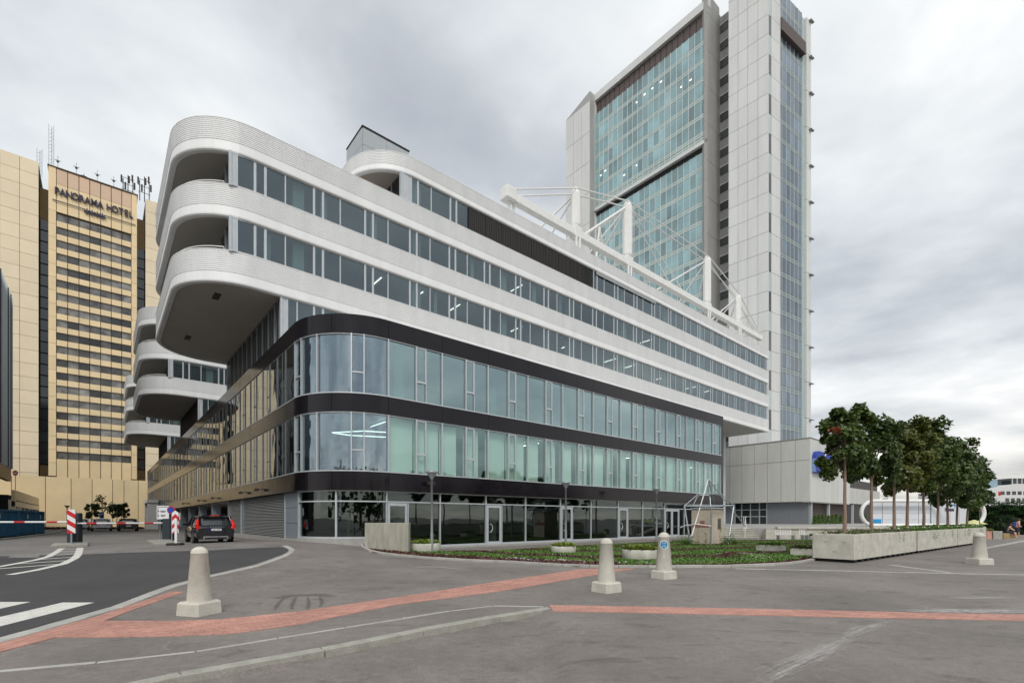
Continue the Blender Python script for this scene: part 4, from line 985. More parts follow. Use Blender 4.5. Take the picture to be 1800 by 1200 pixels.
# big panel face E (turned slightly) and end face
ed = Vector(UV(*(Vector((-.701, .7137))))); en = Vector((-ed.y, ed.x)); en = en if en.x < 0 else -en
ef = Fac(tower, (cu_, cv_), ed, en); zE = 114; LE = 7.42
fd = Vector(UV(.839, .544)); fn = Vector((fd.y, -fd.x)); fn = fn if fn.y < 0 else -fn
gf = Fac(tower, (cu_, cv_), fd, fn)
pts = [Vector((cu_, cv_)), Vector((cu_, cv_))+ed*LE, Vector((cu_, cv_))+ed*LE+Vector((6, 0)), Vector((cu_, cv_))+fd*16.1+Vector((0, 6)), Vector((cu_, cv_))+fd*16.1]
mb = MB(); i_ = [Vector((cu_, cv_))-en*.1-fn*.1, pts[1]-en*.1, pts[2], pts[3], Vector((cu_, cv_))+fd*4-fn*.7, ]
mb.prism([tuple(p) for p in (i_[0], i_[1], pts[2], i_[0]+fd*4.1-fn*5, i_[0]+fd*4.1)], 0, zE-.2); mb.prism([tuple(p) for p in (i_[0]+fd*4.12-fn*.9, i_[0]+fd*4.12-fn*5.2, pts[3]-Vector((.3, .5)), i_[0]+fd*15.9-fn*.8)], 0, 105.5); mb.build('shaft_core', M_tj, tower)
for j in range(30):
    for i in range(4):
        ef.piece('facade_panel', M_tw, LE*i/4+.03, LE*(i+1)/4-.03, j*FP+.035, (j+1)*FP-.035, .02, -.1)
    gf.piece('facade_panel', M_tw, 1.05, 4.05, j*FP+.035, (j+1)*FP-.035, .02, -.1)
    gf.piece('slot_window', M_hwin2 if j % 2 else M_tsp, .06, 1.0, j*FP+.03, (j+1)*FP-.03, -.02, -.1)
gf.piece('slot_fin', M_tw, 0.0, .07, 0, zE, .06, -.1); gf.piece('slot_fin', M_tw, 3.98, 4.1, 0, zE, .12, -.9)
zl1 = zat(23, 92+.544*4.05)-.2
mbp = MB(); mbs = MB(); mbm = MB(); z = 106.0
while z > 3:
    zb = z-FP
    if True:
        for k in range(6): gf.add(mbp, 4.15+1.53*k+.04, 4.15+1.53*(k+1)-.04, zb+1.05, z-.05, -.5, -.6)
        gf.add(mbs, 4.15, 13.35, zb, zb+.45, -.48, -.6); gf.add(mbs, 4.15, 13.35, zb+.52, zb+.97, -.48, -.6)
    z -= FP
mbp.build('end_window_panes', M_tgb, tower, kind='stuff'); mbs.build('spandrel_bands', mat('grey_green_end_spandrel', (.24, .30, .31), .2), tower)
for k in range(7): gf.piece('mullion', M_tw, 4.15+1.53*k-.03, 4.15+1.53*k+.03, 3, 106, -.40, -.6)
gf.piece('dark_lintel', M_tst, 4.1, 13.4, zl1-3.2, zl1-.8, .35, -.7)
gf.piece('side_glass', M_tsp, 13.4, 14.3, 0, 105, -.35, -.7)
z = 0; j = 0
while z < 103: gf.piece('edge_panel', M_tw, 14.35, 16.1, z+.05, z+3.76*2-.05, .02, -.6); gf.piece('maintenance_ledge', M_steel, 15.2, 16.6, z+7.2, z+7.32, .5, .0); z += 3.76*2
# mast on the tower roof
xm, ym = PY(1206, 112); um, vm = UV(xm, ym)
mt_ = thing('antenna_mast', 'red and white mast with aerials on the tower roof', 'antenna', (um, vm, ztop)); mb = MB(); mb.tube((um, vm, ztop-.2), (um, vm, ztop+9), .35, 8, .2); mb.build('pole', M_red, mt_)
mb = MB()
for k in range(5): mb.tube((um-2.2+k*.9, vm, ztop-.2), (um-2.2+k*.9, vm, ztop+2.2+(k % 3)), .06, 5)
mb.tube((um-2.6, vm, ztop+1), (um+1.8, vm, ztop+2.5), .08, 5); mb.build('aerial', M_rub, mt_)
mb = MB(); mb.tube((um, vm, ztop+3.5), (um, vm, ztop+5.5), .37, 8, .33); mb.build('white_band', M_wp, mt_)

# ================================================================== WHITE HALL beside the tower
HU = 85.0; hv0 = on_u(1424, HU)[0]; hv1 = on_u(1262, HU)[0]; Yh = on_u(1424, HU)[1]; zh0, zh1 = zat(881, Yh), zat(769.5, Yh)
M_hall = mat('white_hall_panel', (0.60, 0.60, 0.57), 0.6, 0.05, var=0.05, scale=0.4, rnd=0.03, stretch=(3, 3, .5))
M_hallm = mat('grey_corrugated_wall', (0.30, 0.32, 0.35), 0.5, 0.3, var=0.05)
hall = thing('panelled_hall', 'windowless white panelled hall above a grey ribbed ground floor', 'building', (HU, hv0, 0.65))
ue_ = on_v(1494, hv0)[0]
mb = MB(); mb.box(HU+.15, ue_, hv0+.15, hv1, zh0, zh1-.05); mb.build('hall_core', M_tj, hall)
h1 = Fac(hall, (HU, 0), (0, 1), (-1, 0)); h2 = Fac(hall, (0, hv0), (1, 0), (0, -1)); L1 = hv1-hv0; L2 = ue_-HU
for i in range(7):
    for z0, z1 in ((zh0, zh0+(zh1-zh0)*.66), (zh0+(zh1-zh0)*.66, zh1)):
        h1.piece('facade_panel', M_hall, hv0+L1*i/7+.03, hv0+L1*(i+1)/7-.03, z0+.03, z1-.03, .02, -.15)
for i in range(6): h2.piece('facade_panel', M_hall, HU+L2*i/6+.03 if i else HU+.02, HU+L2*(i+1)/6-.03, zh0+.03, zh1-.03, .02, -.15)
piece('roof_edge', M_tj, hall, ((HU+ue_)/2, (hv0+hv1)/2, zh1+.08), (ue_-HU+.2, hv1-hv0+.2, .12))
gu = HU+.9
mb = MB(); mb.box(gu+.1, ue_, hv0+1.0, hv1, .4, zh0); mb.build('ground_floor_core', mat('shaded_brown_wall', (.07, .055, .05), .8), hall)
g1 = Fac(hall, (gu, 0), (0, 1), (-1, 0)); va, vb_ = on_u(1422, gu)[0], on_u(1349, gu)[0]; vd0, vd1 = on_u(1348, gu)[0], on_u(1292, gu)[0]
mb = MB(); x = va
while x < vb_: g1.add(mb, x, min(vb_, x+.14), .5, zh0, .10, 0); x += .28
g1.add(mb, va, vb_, .5, zh0, .02, -.1); mb.build('ribbed_wall', M_hallm, hall)
g1.piece('wall_panel', M_hallm, vd1, hv1, .5, zh0, .02, -.1)
g1.piece('door_backing', M_dark, vd0, vd1, .5, zh0, -.02, -.1)
W_ = vd1-vd0; zt2 = zat(896, on_u(1320, gu)[1])
for a, b, z0, z1 in [(0, .22, .9, 2.1), (.22, .5, .9, zt2), (.5, .78, .9, zt2), (.78, 1, .9, 2.1), (0, .22, 2.15, zt2), (.78, 1, 2.15, zt2), (0, .22, zt2+.1, zh0-.1), (.22, .78, zt2+.1, zh0-.1), (.78, 1, zt2+.1, zh0-.1)]:
    d_ = (a, b) in ((.22, .5), (.5, .78)) and z0 == .9
    g1.piece('door' if d_ else 'window_pane', M_hwin2, vd0+W_*a+.12, vd0+W_*b-.12, z0+.1, z1-.05, .03, 0)
for a in (0, .22, .5, .78, 1): g1.piece('mullion', M_post, vd0+W_*a-.08, vd0+W_*a+.08, .5, zh0, .08, -.02)
for z in (zt2, 2.12): g1.piece('transom', M_post, vd0, vd1, z-.03, z+.1, .06, -.02)
piece('recess_soffit', M_soffit, hall, ((HU+ue_)/2, hv0+.6, zh0-.05), (ue_-HU, 1.2, .1))
for px in (1424, 1455, 1497): uu = on_v(px, hv0+.5)[0]; piece('column', M_post, hall, (uu, hv0+.4, (zh0+.5)/2), (.35, .35, zh0-.5))
# annexe: dark box over white corrugated screen
uA, uB = on_v(1496, hv0)[0], on_v(1548, hv0)[0]
annex = thing('annex_building', 'dark annexe with a white corrugated screen behind the planted trees', 'building', (uA, hv0, 0.6)); an = Fac(annex, (0, hv0+.5), (1, 0), (0, -1)); Ya_ = on_v(1520, hv0)[1]
mb = MB(); mb.box(uA+.1, uB, hv0+.6, hv0+9, .5, zat(845, Ya_)); mb.build('annex_core', M_darkmetal, annex)
mb = MB(); x = uA+.1
while x < uB: an.add(mb, x, x+.45, zat(886, Ya_), zat(860, Ya_), .35, 0); x += .8
an.add(mb, uA+.1, uB, zat(886, Ya_), zat(860, Ya_), .05, -.05); mb.build('corrugated_screen', M_hall, annex)
# blue sign on the hall
M_bs = mat('blue_light_box', (0.015, 0.05, 0.36), 0.6, var=.05); M_bs2 = mat('pale_blue_sign_edge', (0.22, 0.32, 0.60), .35)
us0, Ys = on_v(1434.5, hv0-.6); us1 = on_v(1471, hv0-.6)[0]; z0, z1 = zat(829.5, Ys), zat(791, Ys)
sg = thing('wall_sign', 'blue rounded sign with a white arc hung on the white hall behind the first tree', 'sign', (us0, hv0-.6, z0))
mb = MB(); rad = 1.3; prof = [(us0, z0), (us1, z0), (us1, z1-rad)]+[(us1-rad+rad*math.cos(t), z1-rad+rad*math.sin(t)) for t in [math.pi/2*j/6 for j in range(7)]]+[(us0+rad+rad*math.cos(t), z1-rad+rad*math.sin(t)) for t in [math.pi/2+math.pi/2*j/6 for j in range(7)]]
vs = [(a, hv0-.6, b) for a, b in prof]+[(a, hv0-.05, b) for a, b in prof]; n_ = len(prof)
mb.add(vs, [tuple(range(n_))]+[(i, i+n_, (i+1) % n_+n_, (i+1) % n_) for i in range(n_)]); mb.build('sign_box', M_bs, sg)
piece('sign_edge', M_bs2, sg, (us0-.04, hv0-.32, (z0+z1)/2-.6), (.06, .55, z1-z0-1.3))
text_part('lettering', 'CITY', .75, M_wp, sg, ((us0+us1)/2-.2, hv0-.64, z0+.55), (R(90), 0, 0), .03)
mb = MB(); mb.path([((us0+us1)/2-.1-1.15*math.cos(t), hv0-.64, z0+2.2+1.15*math.sin(t)) for t in [-.9+1.9*j/10 for j in range(11)]], .10, 5); mb.build('white_arc', M_wp, sg)
# terrace, parapet, steps
TX = [PY(1346, 41), PY(1366, 41), PY(1590, 41)]
terr = [PY(1346, 41.4), PY(1366, 41.4), PY(1733, 41.4), PY(1733, 62), (85, 70), tuple(W(ue_+8, hv0-2)), tuple(W(HU+.5, hv1)), tuple(W(70, hv1+1)), PY(1280, 43.3), PY(1346, 43.3)]
mb = MB(); mb.prism(terr, -.3, .90); mb.build('terrace', M_plinth, kind='structure')
wall = thing('terrace_wall', 'low pale concrete terrace wall with a projecting coping slab', 'wall', (TX[1][0], 41, 0), rot=0, uv=False)
x0 = TX[1][0]; mb = MB(); mb.box(0, 12.5, 0, .3, -.2, .86); mb.build('wall_body', M_concrete, wall)
for k in range(5): mb = MB(); mb.bbox(k*2.5+.01, k*2.5+2.49, -.12, .42, .87, 1.05, .015); mb.build('coping_slab', M_concrete, wall)
mb = MB(); mb.box(-1.0, -.01, -.1, .5, -.2, .80); mb.build('end_block', M_concrete, wall)
steps = thing('entrance_steps', 'wide flight of pale steps rising to the hall doors', 'steps', (PY(1289, 41)[0], 41.3, 0), rot=0, uv=False)
wS = PY(1346, 41)[0]-PY(1289, 41)[0]-.3
M_stp = mat('stair_stone', (.36, .33, .30), .8, var=.1, rnd=.05)
for k in range(6): mb = MB(); mb.bbox(-.5, wS, k*.33, (k+1)*.33+.02, -.2 if k == 0 else k*.15, (k+1)*.15-.04, .012); mb.build('step', M_concrete_d, steps); mb = MB(); mb.bbox(-.5, wS, k*.33-.04, (k+1)*.33, (k+1)*.15-.038, (k+1)*.15, .008); mb.build('tread', M_concrete, steps)
mb = MB()
for dy in (0, .35): mb.path([(wS*.45, -.1+dy, 0.75), (wS*.5, -.05+dy, .95), (wS*.85, 1.9+dy, 1.9), (wS*.95, 2.1+dy, 1.9)], .02, 6)
for t_ in (.5, .8): mb.tube((wS*t_, .2+(t_-.5)*5, .0), (wS*t_, .2+(t_-.5)*5, 1.0+(t_-.5)*2.6), .03, 6)
mb.build('handrail', M_wsteel, steps)
# benches
for i, (a, b, lab) in enumerate(((1368, 1401, 'long white slatted bench against the terrace wall'), (1411, 1425, 'short white slatted bench next to the big planter'))):
    xa, xb = PY(a, 39.5)[0], PY(b, 39.5)[0]; bn = thing('slatted_bench', lab, 'bench', (xa, 39.5, 0), 'white slatted benches', 0, False)
    n_ = int((xb-xa)/.14)
    for k in range(n_): mb = MB(); mb.bbox(k*.14, k*.14+.06, 0, .5, .40, .44, .01); mb.bbox(k*.14, k*.14+.06, .46, .50, .42, .85, .01); mb.build('slat', M_wsteel, bn)
    for k in (0.1, (xb-xa)-.2): mb = MB(); mb.box(k, k+.08, .05, .45, 0, .40); mb.build('leg', M_steel, bn)

# ================================================================== LEFT: dark office slab, car park, blue containers
M_dk = mat('dark_slate_cladding', (0.05, 0.055, 0.065), 0.35, 0.2, var=.2, scale=.3)
LU = -10.0; lv1 = on_u(18, LU)[0]; lv0 = 44.0; Yl = on_u(17, LU)[1]; zl_ = zat(520, Yl)
lb = thing('dark_office_block', 'dark finned office block cut off by the left edge of the view', 'building', (LU, lv1, 0))
mb = MB(); mb.box(LU-18, LU-.3, lv0, lv1, 8.0, zl_); mb.build('block_core', M_dk, lb)
lf_ = Fac(lb, (LU, 0), (0, 1), (-1, 0)); lf_.n = Vector((1, 0))
zz = 9.0
lf_.piece('gold_base_band', M_hot3, lv0, lv1, 7.2, 9.0, .1, -.4)
while zz < zl_-1: lf_.piece('window_band', M_hwin2, lv0, lv1, zz+.9, zz+3.0, -.15, -.35); lf_.piece('spandrel_band', M_dk, lv0, lv1, zz, zz+.88, -.05, -.35); zz += 3.1
v = lv1
while v > lv0: lf_.piece('vertical_fin', M_alu if int(v*1.3) % 3 else M_dk, v-.12, v, 9.0, zl_, .28, -.2); v -= 1.35
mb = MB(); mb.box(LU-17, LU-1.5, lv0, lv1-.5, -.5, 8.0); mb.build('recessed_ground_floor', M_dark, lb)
KU = -9.4; kv0 = lv1-2; kv1 = on_u(68, KU)[0]; zk = 5.4
cp = thing('car_park', 'low grey and yellow multi-storey car park with dark openings', 'car park', (KU, kv0, 0)); kf = Fac(cp, (KU, 0), (0, 1), (-1, 0)); kf.n = Vector((1, 0))
mb = MB(); mb.box(KU-14, KU-.6, kv0, kv1, -.8, zk-.2); mb.build('deck_core', M_dark, cp)
kf.piece('parapet_band', M_hot, kv0, kv1+.1, zk-.9, zk+.5, .05, -.3); kf.piece('parapet_band', M_hot2, kv0, kv1+.1, zk-1.9, zk-1.1, .1, -.3); kf.piece('wall_band', M_bluegrey, kv0, kv1, zk-4.1, zk-3.0, 0, -.5)
for k in range(7): vv = kv0+(kv1-kv0-.6)*k/6; kf.piece('column', M_post if k else M_hot2, vv, vv+.6, -.8, zk-.9, .08, -.6)
kf.piece('wall_panel', M_bluegrey, kv0+.7, kv0+9, -.8, zk-2.0, .02, -.4)
piece('end_wall', M_hot, cp, (KU-7, kv1+.1, 2.2), (14, .2, zk+1.2))
M_cont = mat('blue_container_steel', (0.025, 0.15, 0.27), 0.5, 0.1, var=0.25, scale=1.5)
labs = ['blue corrugated skip container nearest the camera at the left edge', 'blue container in the middle of the row by the kerb', 'blue container furthest along the kerb near the car park']
ca = Vector(UV(*P(-40, 951))); cb_ = Vector(UV(*P(77, 938))); cd_ = (cb_-ca).normalized(); LC = (cb_-ca).length
for i, (s0, s1) in enumerate(((0, .50), (.515, .83), (.84, 1.0))):
    p = ca+cd_*LC*s0; W0 = W(*p); gz = g(W0.x, W0.y); t_ = thing('steel_container', labs[i], 'container', (p.x, p.y, gz), 'blue containers along the kerb')
    cf_ = Fac(t_, ca, cd_, (cd_.y, -cd_.x)); H_ = 2.1; gz -= .1
    a, b = s0*LC, s1*LC; mb = MB(); cf_.add(mb, a, b, gz+.2, gz+H_, -.1, -2.3); mb.build('body', M_cont, t_)
    mb = MB(); x = a+.1
    while x < b-.15: cf_.add(mb, x, x+.12, gz+.25, gz+H_-.1, .0, -.12); x += .28
    mb.build('side_ribs', M_cont, t_)
    for q in (a, b-.12): cf_.piece('corner_post', M_cont, q, q+.12, gz, gz+H_+.05, .06, -.1)
    cf_.piece('top_rail', M_cont, a, b, gz+H_-.05, gz+H_+.07, .06, -.1); cf_.piece('bottom_rail', M_rub, a, b, gz+.05, gz+.22, .03, -.1)
    cf_.piece('paper_notice', M_wp, (a+b)/2-.12, (a+b)/2+.12, gz+1.5, gz+1.85, .025, .01)
kerbstones('side_street_kerb', [tuple(W(*(ca+Vector((0.6, -4))))), tuple(W(*(ca+Vector((.7, 0))))), tuple(W(*(cb_+Vector((.6, 0))))), tuple(W(-3.6, 90))], .2, -.1, .10, 2.0)
# no-entry sign on the car park deck
u_, Y_ = -9.8, 0; vv_, Y_ = on_u(27, -9.9); z_ = zat(831, Y_)
ns = thing('no_entry_sign', 'round red no entry sign on a post above the car park', 'sign', (-9.9, vv_, zk+.4)); mb = MB(); mb.tube((-9.9, vv_, zk+.4), (-9.9, vv_, z_), .05, 6); mb.build('post', M_steel, ns)
def disc(parent, c, r, m, name, th=.03, d=(0, -1), label=None):
    mb = MB(); c = Vector(c); mb.tube(c, c+Vector((d[0], d[1], 0)).normalized()*th, r, 20); return mb.build(name, m, parent, label=label, smooth=False)
wd_ = Vector((0.6484*0, -1)); dd = UV(0, -1)
disc(ns, (-9.9, vv_, z_), .42, M_red, 'disc', .03, dd); p_ = Vector((-9.9, vv_))+Vector(dd)*.05; piece('white_bar', M_wp, ns, (p_.x, p_.y, z_), (.55, .02, .13), -ANG)
# far white building right
YB = 150; xb0 = PY(1733, YB)[0]
M_fb = mat('far_white_render', (0.66, 0.66, 0.66), .8, var=.04, scale=.1)
fbd = thing('white_office_building', 'distant white office building with glass boxes on its roof', 'building', (xb0, YB, 0), rot=0, uv=False)
ztb = zat(851, YB)
mb = MB(); mb.add([(x, y, z) for y in (0, 25) for x, z in ((0, -1), (60, -1), (60, zat(846, YB)), (9, zat(850, YB)), (0, zat(861, YB)))], [(0, 1, 2, 3, 4), (9, 8, 7, 6, 5), (0, 5, 6, 1), (1, 6, 7, 2), (2, 7, 8, 3), (3, 8, 9, 4), (4, 9, 5, 0)]); mb.build('body', M_fb, fbd)
for j, py in enumerate((866, 878)):
    for k in range(20): piece('window', M_hwin2, fbd, (5.2+k*1.75 if j == 0 else 6.6+k*1.75, -.02, zat(py, YB)), (1.15, .12, 1.05))
piece('red_panel', M_red, fbd, (4.2, -.02, zat(867, YB)), (.7, .1, 1.2))
for a, b, t_, bt in ((1728, 1744, 845, 857), (1747, 1765, 842, 856)):
    x0, x1 = PY(a, YB)[0]-xb0, PY(b, YB)[0]-xb0
    mb = MB(); mb.box(x0, x1, 2, 6, zat(bt+4, YB), zat(t_, YB)); mb.build('roof_glass_box', mat('pale_blue_roof_glass', (.28, .42, .50), .08, .4, var=.2, scale=.3, spec=.9), fbd)
mb = MB(); mb.box(PY(1780, YB)[0]-xb0, 60, .6, 12, ztb-.5, zat(840, YB)); mb.build('roof_storey', M_hwin2, fbd)
for k in range(12): piece('roof_storey_mullion', M_fb, fbd, (PY(1782, YB)[0]-xb0+k*1.5, .5, (ztb+zat(840, YB))/2), (.2, .2, zat(840, YB)-ztb))
# ================================================================== SMALL THINGS
# bollards
bl = ['pale concrete bollard on a square foot in the left foreground', 'concrete bollard standing right of the end of the red brick band', 'concrete bollard with a blue round sticker in front of the flower bed', 'concrete bollard beside the far end of the tree planters']
for i, (px, py, top, rot) in enumerate(((350.5, 1078, 960, -.30), (1066, 1039, 945, .62), (1167, 1016, 935, .55), (1721.5, 991, 935, .05))):
    x, Y = flat(px, py); s_ = Y/F; H = zat(top, Y); fw = {0: 70, 1: 46, 2: 41, 3: 31}[i]*s_; fw = (.52, .53, .54, .60)[i]
    t_ = thing('concrete_bollard', bl[i], 'bollard', (x, Y, 0), 'concrete bollards', rot, False)
    mb = MB(); mb.bbox(-fw/2, fw/2, -fw/2, fw/2, -.01, .235, .03, .012); mb.build('foot', M_concrete, t_)
    hp = H-.235; r0 = (19.2, 15.5, 13.8, 11.2)[i]*s_
    pr = [(r0, .23), (r0*.985, .3), (r0*.68, H-r0*.62), (r0*.70, H-r0*.60), (r0*.70, H-r0*.56)]+[(r0*.68*math.cos(a), H-r0*.55+r0*.55*math.sin(a)) for a in [math.pi/2*j/7 for j in range(7)]]+[(.005, H)]
    mb = MB(); mb.lathe(pr, (0, 0, 0), 36); mb.build('shaft', M_concrete, t_)
    if i == 2:
        c = Vector((-x, -Y, 0)).normalized(); c = Matrix.Rotation(-rot, 3, 'Z')@c; zc = zat(956.5, Y); rs = r0*.80
        a0 = math.atan2(c.y, c.x); disc_ = MB(); rad = .125
        M_st = mat('cyan_sticker', (.02, .22, .42), .4)
        def onsh(dx, dz, lift):          # wrap the sticker round the shaft
            zq = zc+dz; rq = r0*(1-.32*(zq-.3)/(H-.3-r0*.6))+lift; a = a0+dx/rq; return (rq*math.cos(a), rq*math.sin(a), zq)
        for nm, m_, rr_, lf in (('sticker_ring', M_wp, rad, .006), ('sticker', M_st, rad*.84, .009)):
            mb = MB(); vs = [onsh(0, 0, lf)]+[onsh(rr_*math.cos(t), rr_*math.sin(t), lf) for t in [2*math.pi*j/24 for j in range(24)]]; mb.add(vs, [(0, 1+j, 1+(j+1) % 24) for j in range(24)]); mb.build(nm, m_, t_)
        for sg_ in (1, -1):
            mb = MB(); vs = [onsh(a, b*sg_, .012) for a, b in ((-.055, -.065), (-.035, -.065), (.055, .065), (.035, .065))]; mb.add(vs, [(0, 1, 2, 3)]); mb.build('sticker_cross', M_wp, t_)
        for k in range(3): mb = MB(); vs = [onsh(a, -.20-.075*k+b, .006) for a, b in ((-.012, -.012), (.012, -.012), (.012, .012), (-.012, .012))]; mb.add(vs, [(0, 1, 2, 3)]); mb.build('white_dot', M_wp, t_)
# concrete wall block
xw, Yw = PY(641, 23.4); xw1 = PY(718, 23.4)[0]
cw = thing('concrete_wall_block', 'free-standing stained concrete wall by the corner of the flower bed', 'wall', (xw, 23.4, 0), rot=0, uv=False)
mb = MB(); mb.bbox(0, xw1-xw, 0, .45, -.3, zat(918.5, 23.4), .015); mb.build('wall_body', M_concrete_s, cw)
for k in (1, 2, 3, 4): piece('form_joint', M_concrete_d, cw, ((xw1-xw)*k/5, -.002, .7), (.012, .01, 1.6))
# building apron of pavers
ap = MB()
# street lamps
M_lampgrey = mat('grey_lamp_paint', (.30, .31, .32), .4, .4, var=.06)
for i, (px, top, Y) in enumerate(((759, 828, 24.0), (994.5, 847, 30.9), (1154, 858, 37.0))):
    x = rr(px)*Y; H = zat(top, Y)
    t_ = thing('street_lamp', ['grey street lamp behind the round planter nearest the corner', 'grey street lamp in the middle of the shopfront', 'grey street lamp to the left of the climbing frame kiosk'][i], 'street lamp', (x, Y, 0), 'street lamps along the shopfront', 0, False)
    mb = MB(); mb.lathe([(.075, -.2), (.075, 1.0), (.062, 1.05), (.055, H-.42), (.09, H-.40)], (0, 0, 0), 12); mb.build('pole', M_lampgrey, t_)
    mb = MB(); mb.lathe([(.05, H-.42), (.07, H-.36), (.26, H-.10), (.27, H-.08)], (0, 0, 0), 20); mb.build('diffuser', mat('frosted_lamp_glass', (.35, .38, .38), .2, var=.05), t_)
    mb = MB(); mb.lathe([(.30, H-.08), (.31, H-.03), (.28, H)], (0, 0, 0), 20); mb.build('lamp_cap', M_lampgrey, t_)
# flower bed
bed = pp([(634, 958), (638, 963), (655, 971), (700, 976.5), (767, 982.5), (830, 986), (900, 989), (1013, 996), (1124, 997.5), (1280, 996.5), (1350, 994), (1400, 990.5), (1431, 984.5)])
rear = [P(1440, 960), PY(1440, 38), PY(1300, 38), PY(1180, 37.5), P(1190, 952), P(1080, 957), P(985, 961.5), P(880, 968.5), P(778, 970), (P(720, 966)), P(650, 957)]
M_soil = mat('dark_garden_soil', (.045, .035, .025), .95, var=.3, scale=6, bump=.6, bscale=25)
patch('flower_bed_soil', bed+rear, 0.03, M_soil, .5)
kerbstones('flower_bed_edging', bed, .14, -.1, .09, 1.0)
kb = list(bed)
def ed_(p):
    b = 1e9
    for a, c in zip(kb, kb[1:]):
        dx, dy = c[0]-a[0], c[1]-a[1]; t = max(0, min(1, ((p[0]-a[0])*dx+(p[1]-a[1])*dy)/(dx*dx+dy*dy+1e-9))); b = min(b, math.hypot(p[0]-a[0]-dx*t, p[1]-a[1]-dy*t))
    return b
L_g = leafmat('green_ground_cover', (.06, .14, .022), (.17, .30, .05)); L_r = leafmat('maroon_bedding_leaves', (.07, .012, .018), (.14, .03, .03), .1)
L_w = leafmat('white_bedding_flowers', (.55, .55, .50), (.8, .8, .76), .1); L_l = leafmat('lime_planter_leaves', (.16, .24, .03), (.35, .42, .08)); L_d = leafmat('brown_green_leaves', (.06, .08, .02), (.14, .16, .05))
def tuft(mb, x, y, z, s, n=4, up=.5):
    for _ in range(n):
        a = random.uniform(0, 6.283); d = Vector((math.cos(a), math.sin(a), random.uniform(up, up+.9))).normalized(); sd = d.cross(Vector((0, 0, 1))).normalized()*s*.32
        b = Vector((x+random.uniform(-s, s)*.5, y+random.uniform(-s, s)*.5, z)); k = s*random.uniform(.7, 1.3)
        mb.add([b-sd*.4, b+d*k*.5+sd, b+d*k, b+d*k*.5-sd], [(0, 1, 2, 3)])
poly = bed+rear; X0 = min(p[0] for p in poly); X1 = max(p[0] for p in poly); Y0 = min(p[1] for p in poly); Y1 = max(p[1] for p in poly)
mg, mr, mw, md = MB(), MB(), MB(), MB(); cnt = 0
while cnt < 30000:
    x, y = random.uniform(X0, X1), random.uniform(Y0, Y1)
    if not inside((x, y), poly): continue
    cnt += 1; d = ed_((x, y)); z = g(x, y)+.03
    if d < .12: continue
    wv = d+.35*math.sin(x*.8)+.25*math.sin(x*2.1+1)
    if y > 29 and random.random() < .3: continue
    if d < 1.5: tgt = (mr if random.random() < .85 else mg) if x < 4 or d < .5 else mg
    elif d < 2.0: tgt = mw if random.random() < .6 else mg
    else:
        ph = (wv % 3.6)/3.6
        tgt = mr if ph < .18 else mw if ph < .26 and random.random() < .85 else md if ph > .80 else mg
    if -1 < x < 6 and .9 < d < 1.5 and math.sin(x*1.1+1) > .3: tgt = mw if random.random() < .6 else tgt
    tuft(tgt, x, y, z, .10 if tgt is not mw else .06, 4 if tgt is not mw else 3)
tag(mg.build('green_ground_cover', L_g, smooth=False), 'low bright green ground cover filling the flower bed', 'plants', kind='stuff')
tag(mr.build('maroon_bedding_plants', L_r), 'stripes of maroon leaved bedding plants in the flower bed', 'plants', kind='stuff')
tag(mw.build('white_bedding_flowers', L_w), 'rows of small white flowers in the flower bed', 'flowers', kind='stuff')
tag(md.build('brown_green_bedding_plants', L_d), 'duller brown green bedding between the bright stripes', 'plants', kind='stuff')
# white gravel patches
M_grav = mat('white_gravel', (.62, .62, .60), .8, var=.2, scale=30, bump=.8, bscale=60)
patch('white_gravel_patch', pp([(960, 989.5), (985, 983.5), (1010, 983), (1035, 990), (1028, 993)]), .055, M_grav, .4)
patch('white_gravel_patch', pp([(1130, 995), (1150, 990.5), (1178, 994)]), .055, M_grav, .4); patch('white_gravel_patch', pp([(1225, 995), (1250, 990), (1270, 994.5)]), .055, M_grav, .4)
patch('white_gravel_patch', pp([(1290, 972), (1310, 971.5), (1345, 979), (1330, 981), (1310, 976)]), .075, M_grav, .4)
# round and square planters
def planter(px, py, wpx, top, shape, lab, leafm, n=260):
    x, Y = flat(px, py); s_ = Y/F; r = wpx*s_/2; h = zat(top, Y); h = max(.35, h)
    Y += r*.9; x = rr(px)*Y; t_ = thing('round_planter' if shape else 'square_planter', lab, 'planter', (x, Y, 0), 'concrete planters in the flower bed', 0 if shape else ANG, False)
    mb = MB()
    if shape: mb.lathe([(r*.88, -.1), (r*.98, h*.35), (r, h-.03), (r-.02, h), (r-.09, h), (r-.1, h-.06)], (0, 0, 0), 32); mb.build('bowl', M_concrete, t_)
    else: mb.bbox(-r*.8, r*.8, -r*.8, r*.8, -.1, h, .02); mb.build('bowl', M_concrete, t_)
    mb = MB(); rq = r-.1 if shape else r*.74
    for _ in range(n):
        a = random.uniform(0, 6.283); q = math.sqrt(random.random())*rq; xx, yy = (q*math.cos(a), q*math.sin(a)) if shape else (random.uniform(-rq, rq), random.uniform(-rq, rq))
        hh = .25*(1-(math.hypot(xx, yy)/rq)**2*.5)*random.uniform(.3, 1); tuft(mb, xx, yy, h-.05+hh*.6, .17, 3, .2)
    mb.build('foliage', leafm, t_)
planter(748, 972.5, 54, 955, True, 'round concrete planter of lime plants beside the concrete wall', L_l, 320)
planter(990.5, 973.5, 45, 960, True, 'round concrete planter in front of the middle street lamp', L_l)
planter(1125.5, 986, 65, 966.5, True, 'wide round planter just left of the bollard with the sticker', leafmat('pale_green_leaves', (.09, .15, .02), (.28, .33, .06)), 420)
planter(1355, 971, 46, 958, False, 'square concrete planter in the middle of the right hand lawn', L_g); planter(1414, 979, 44, 964, False, 'square concrete planter touching the first tree planter', L_d); planter(1292, 945, 15, 936, True, 'small round planter at the foot of the entrance steps', L_d, 90)
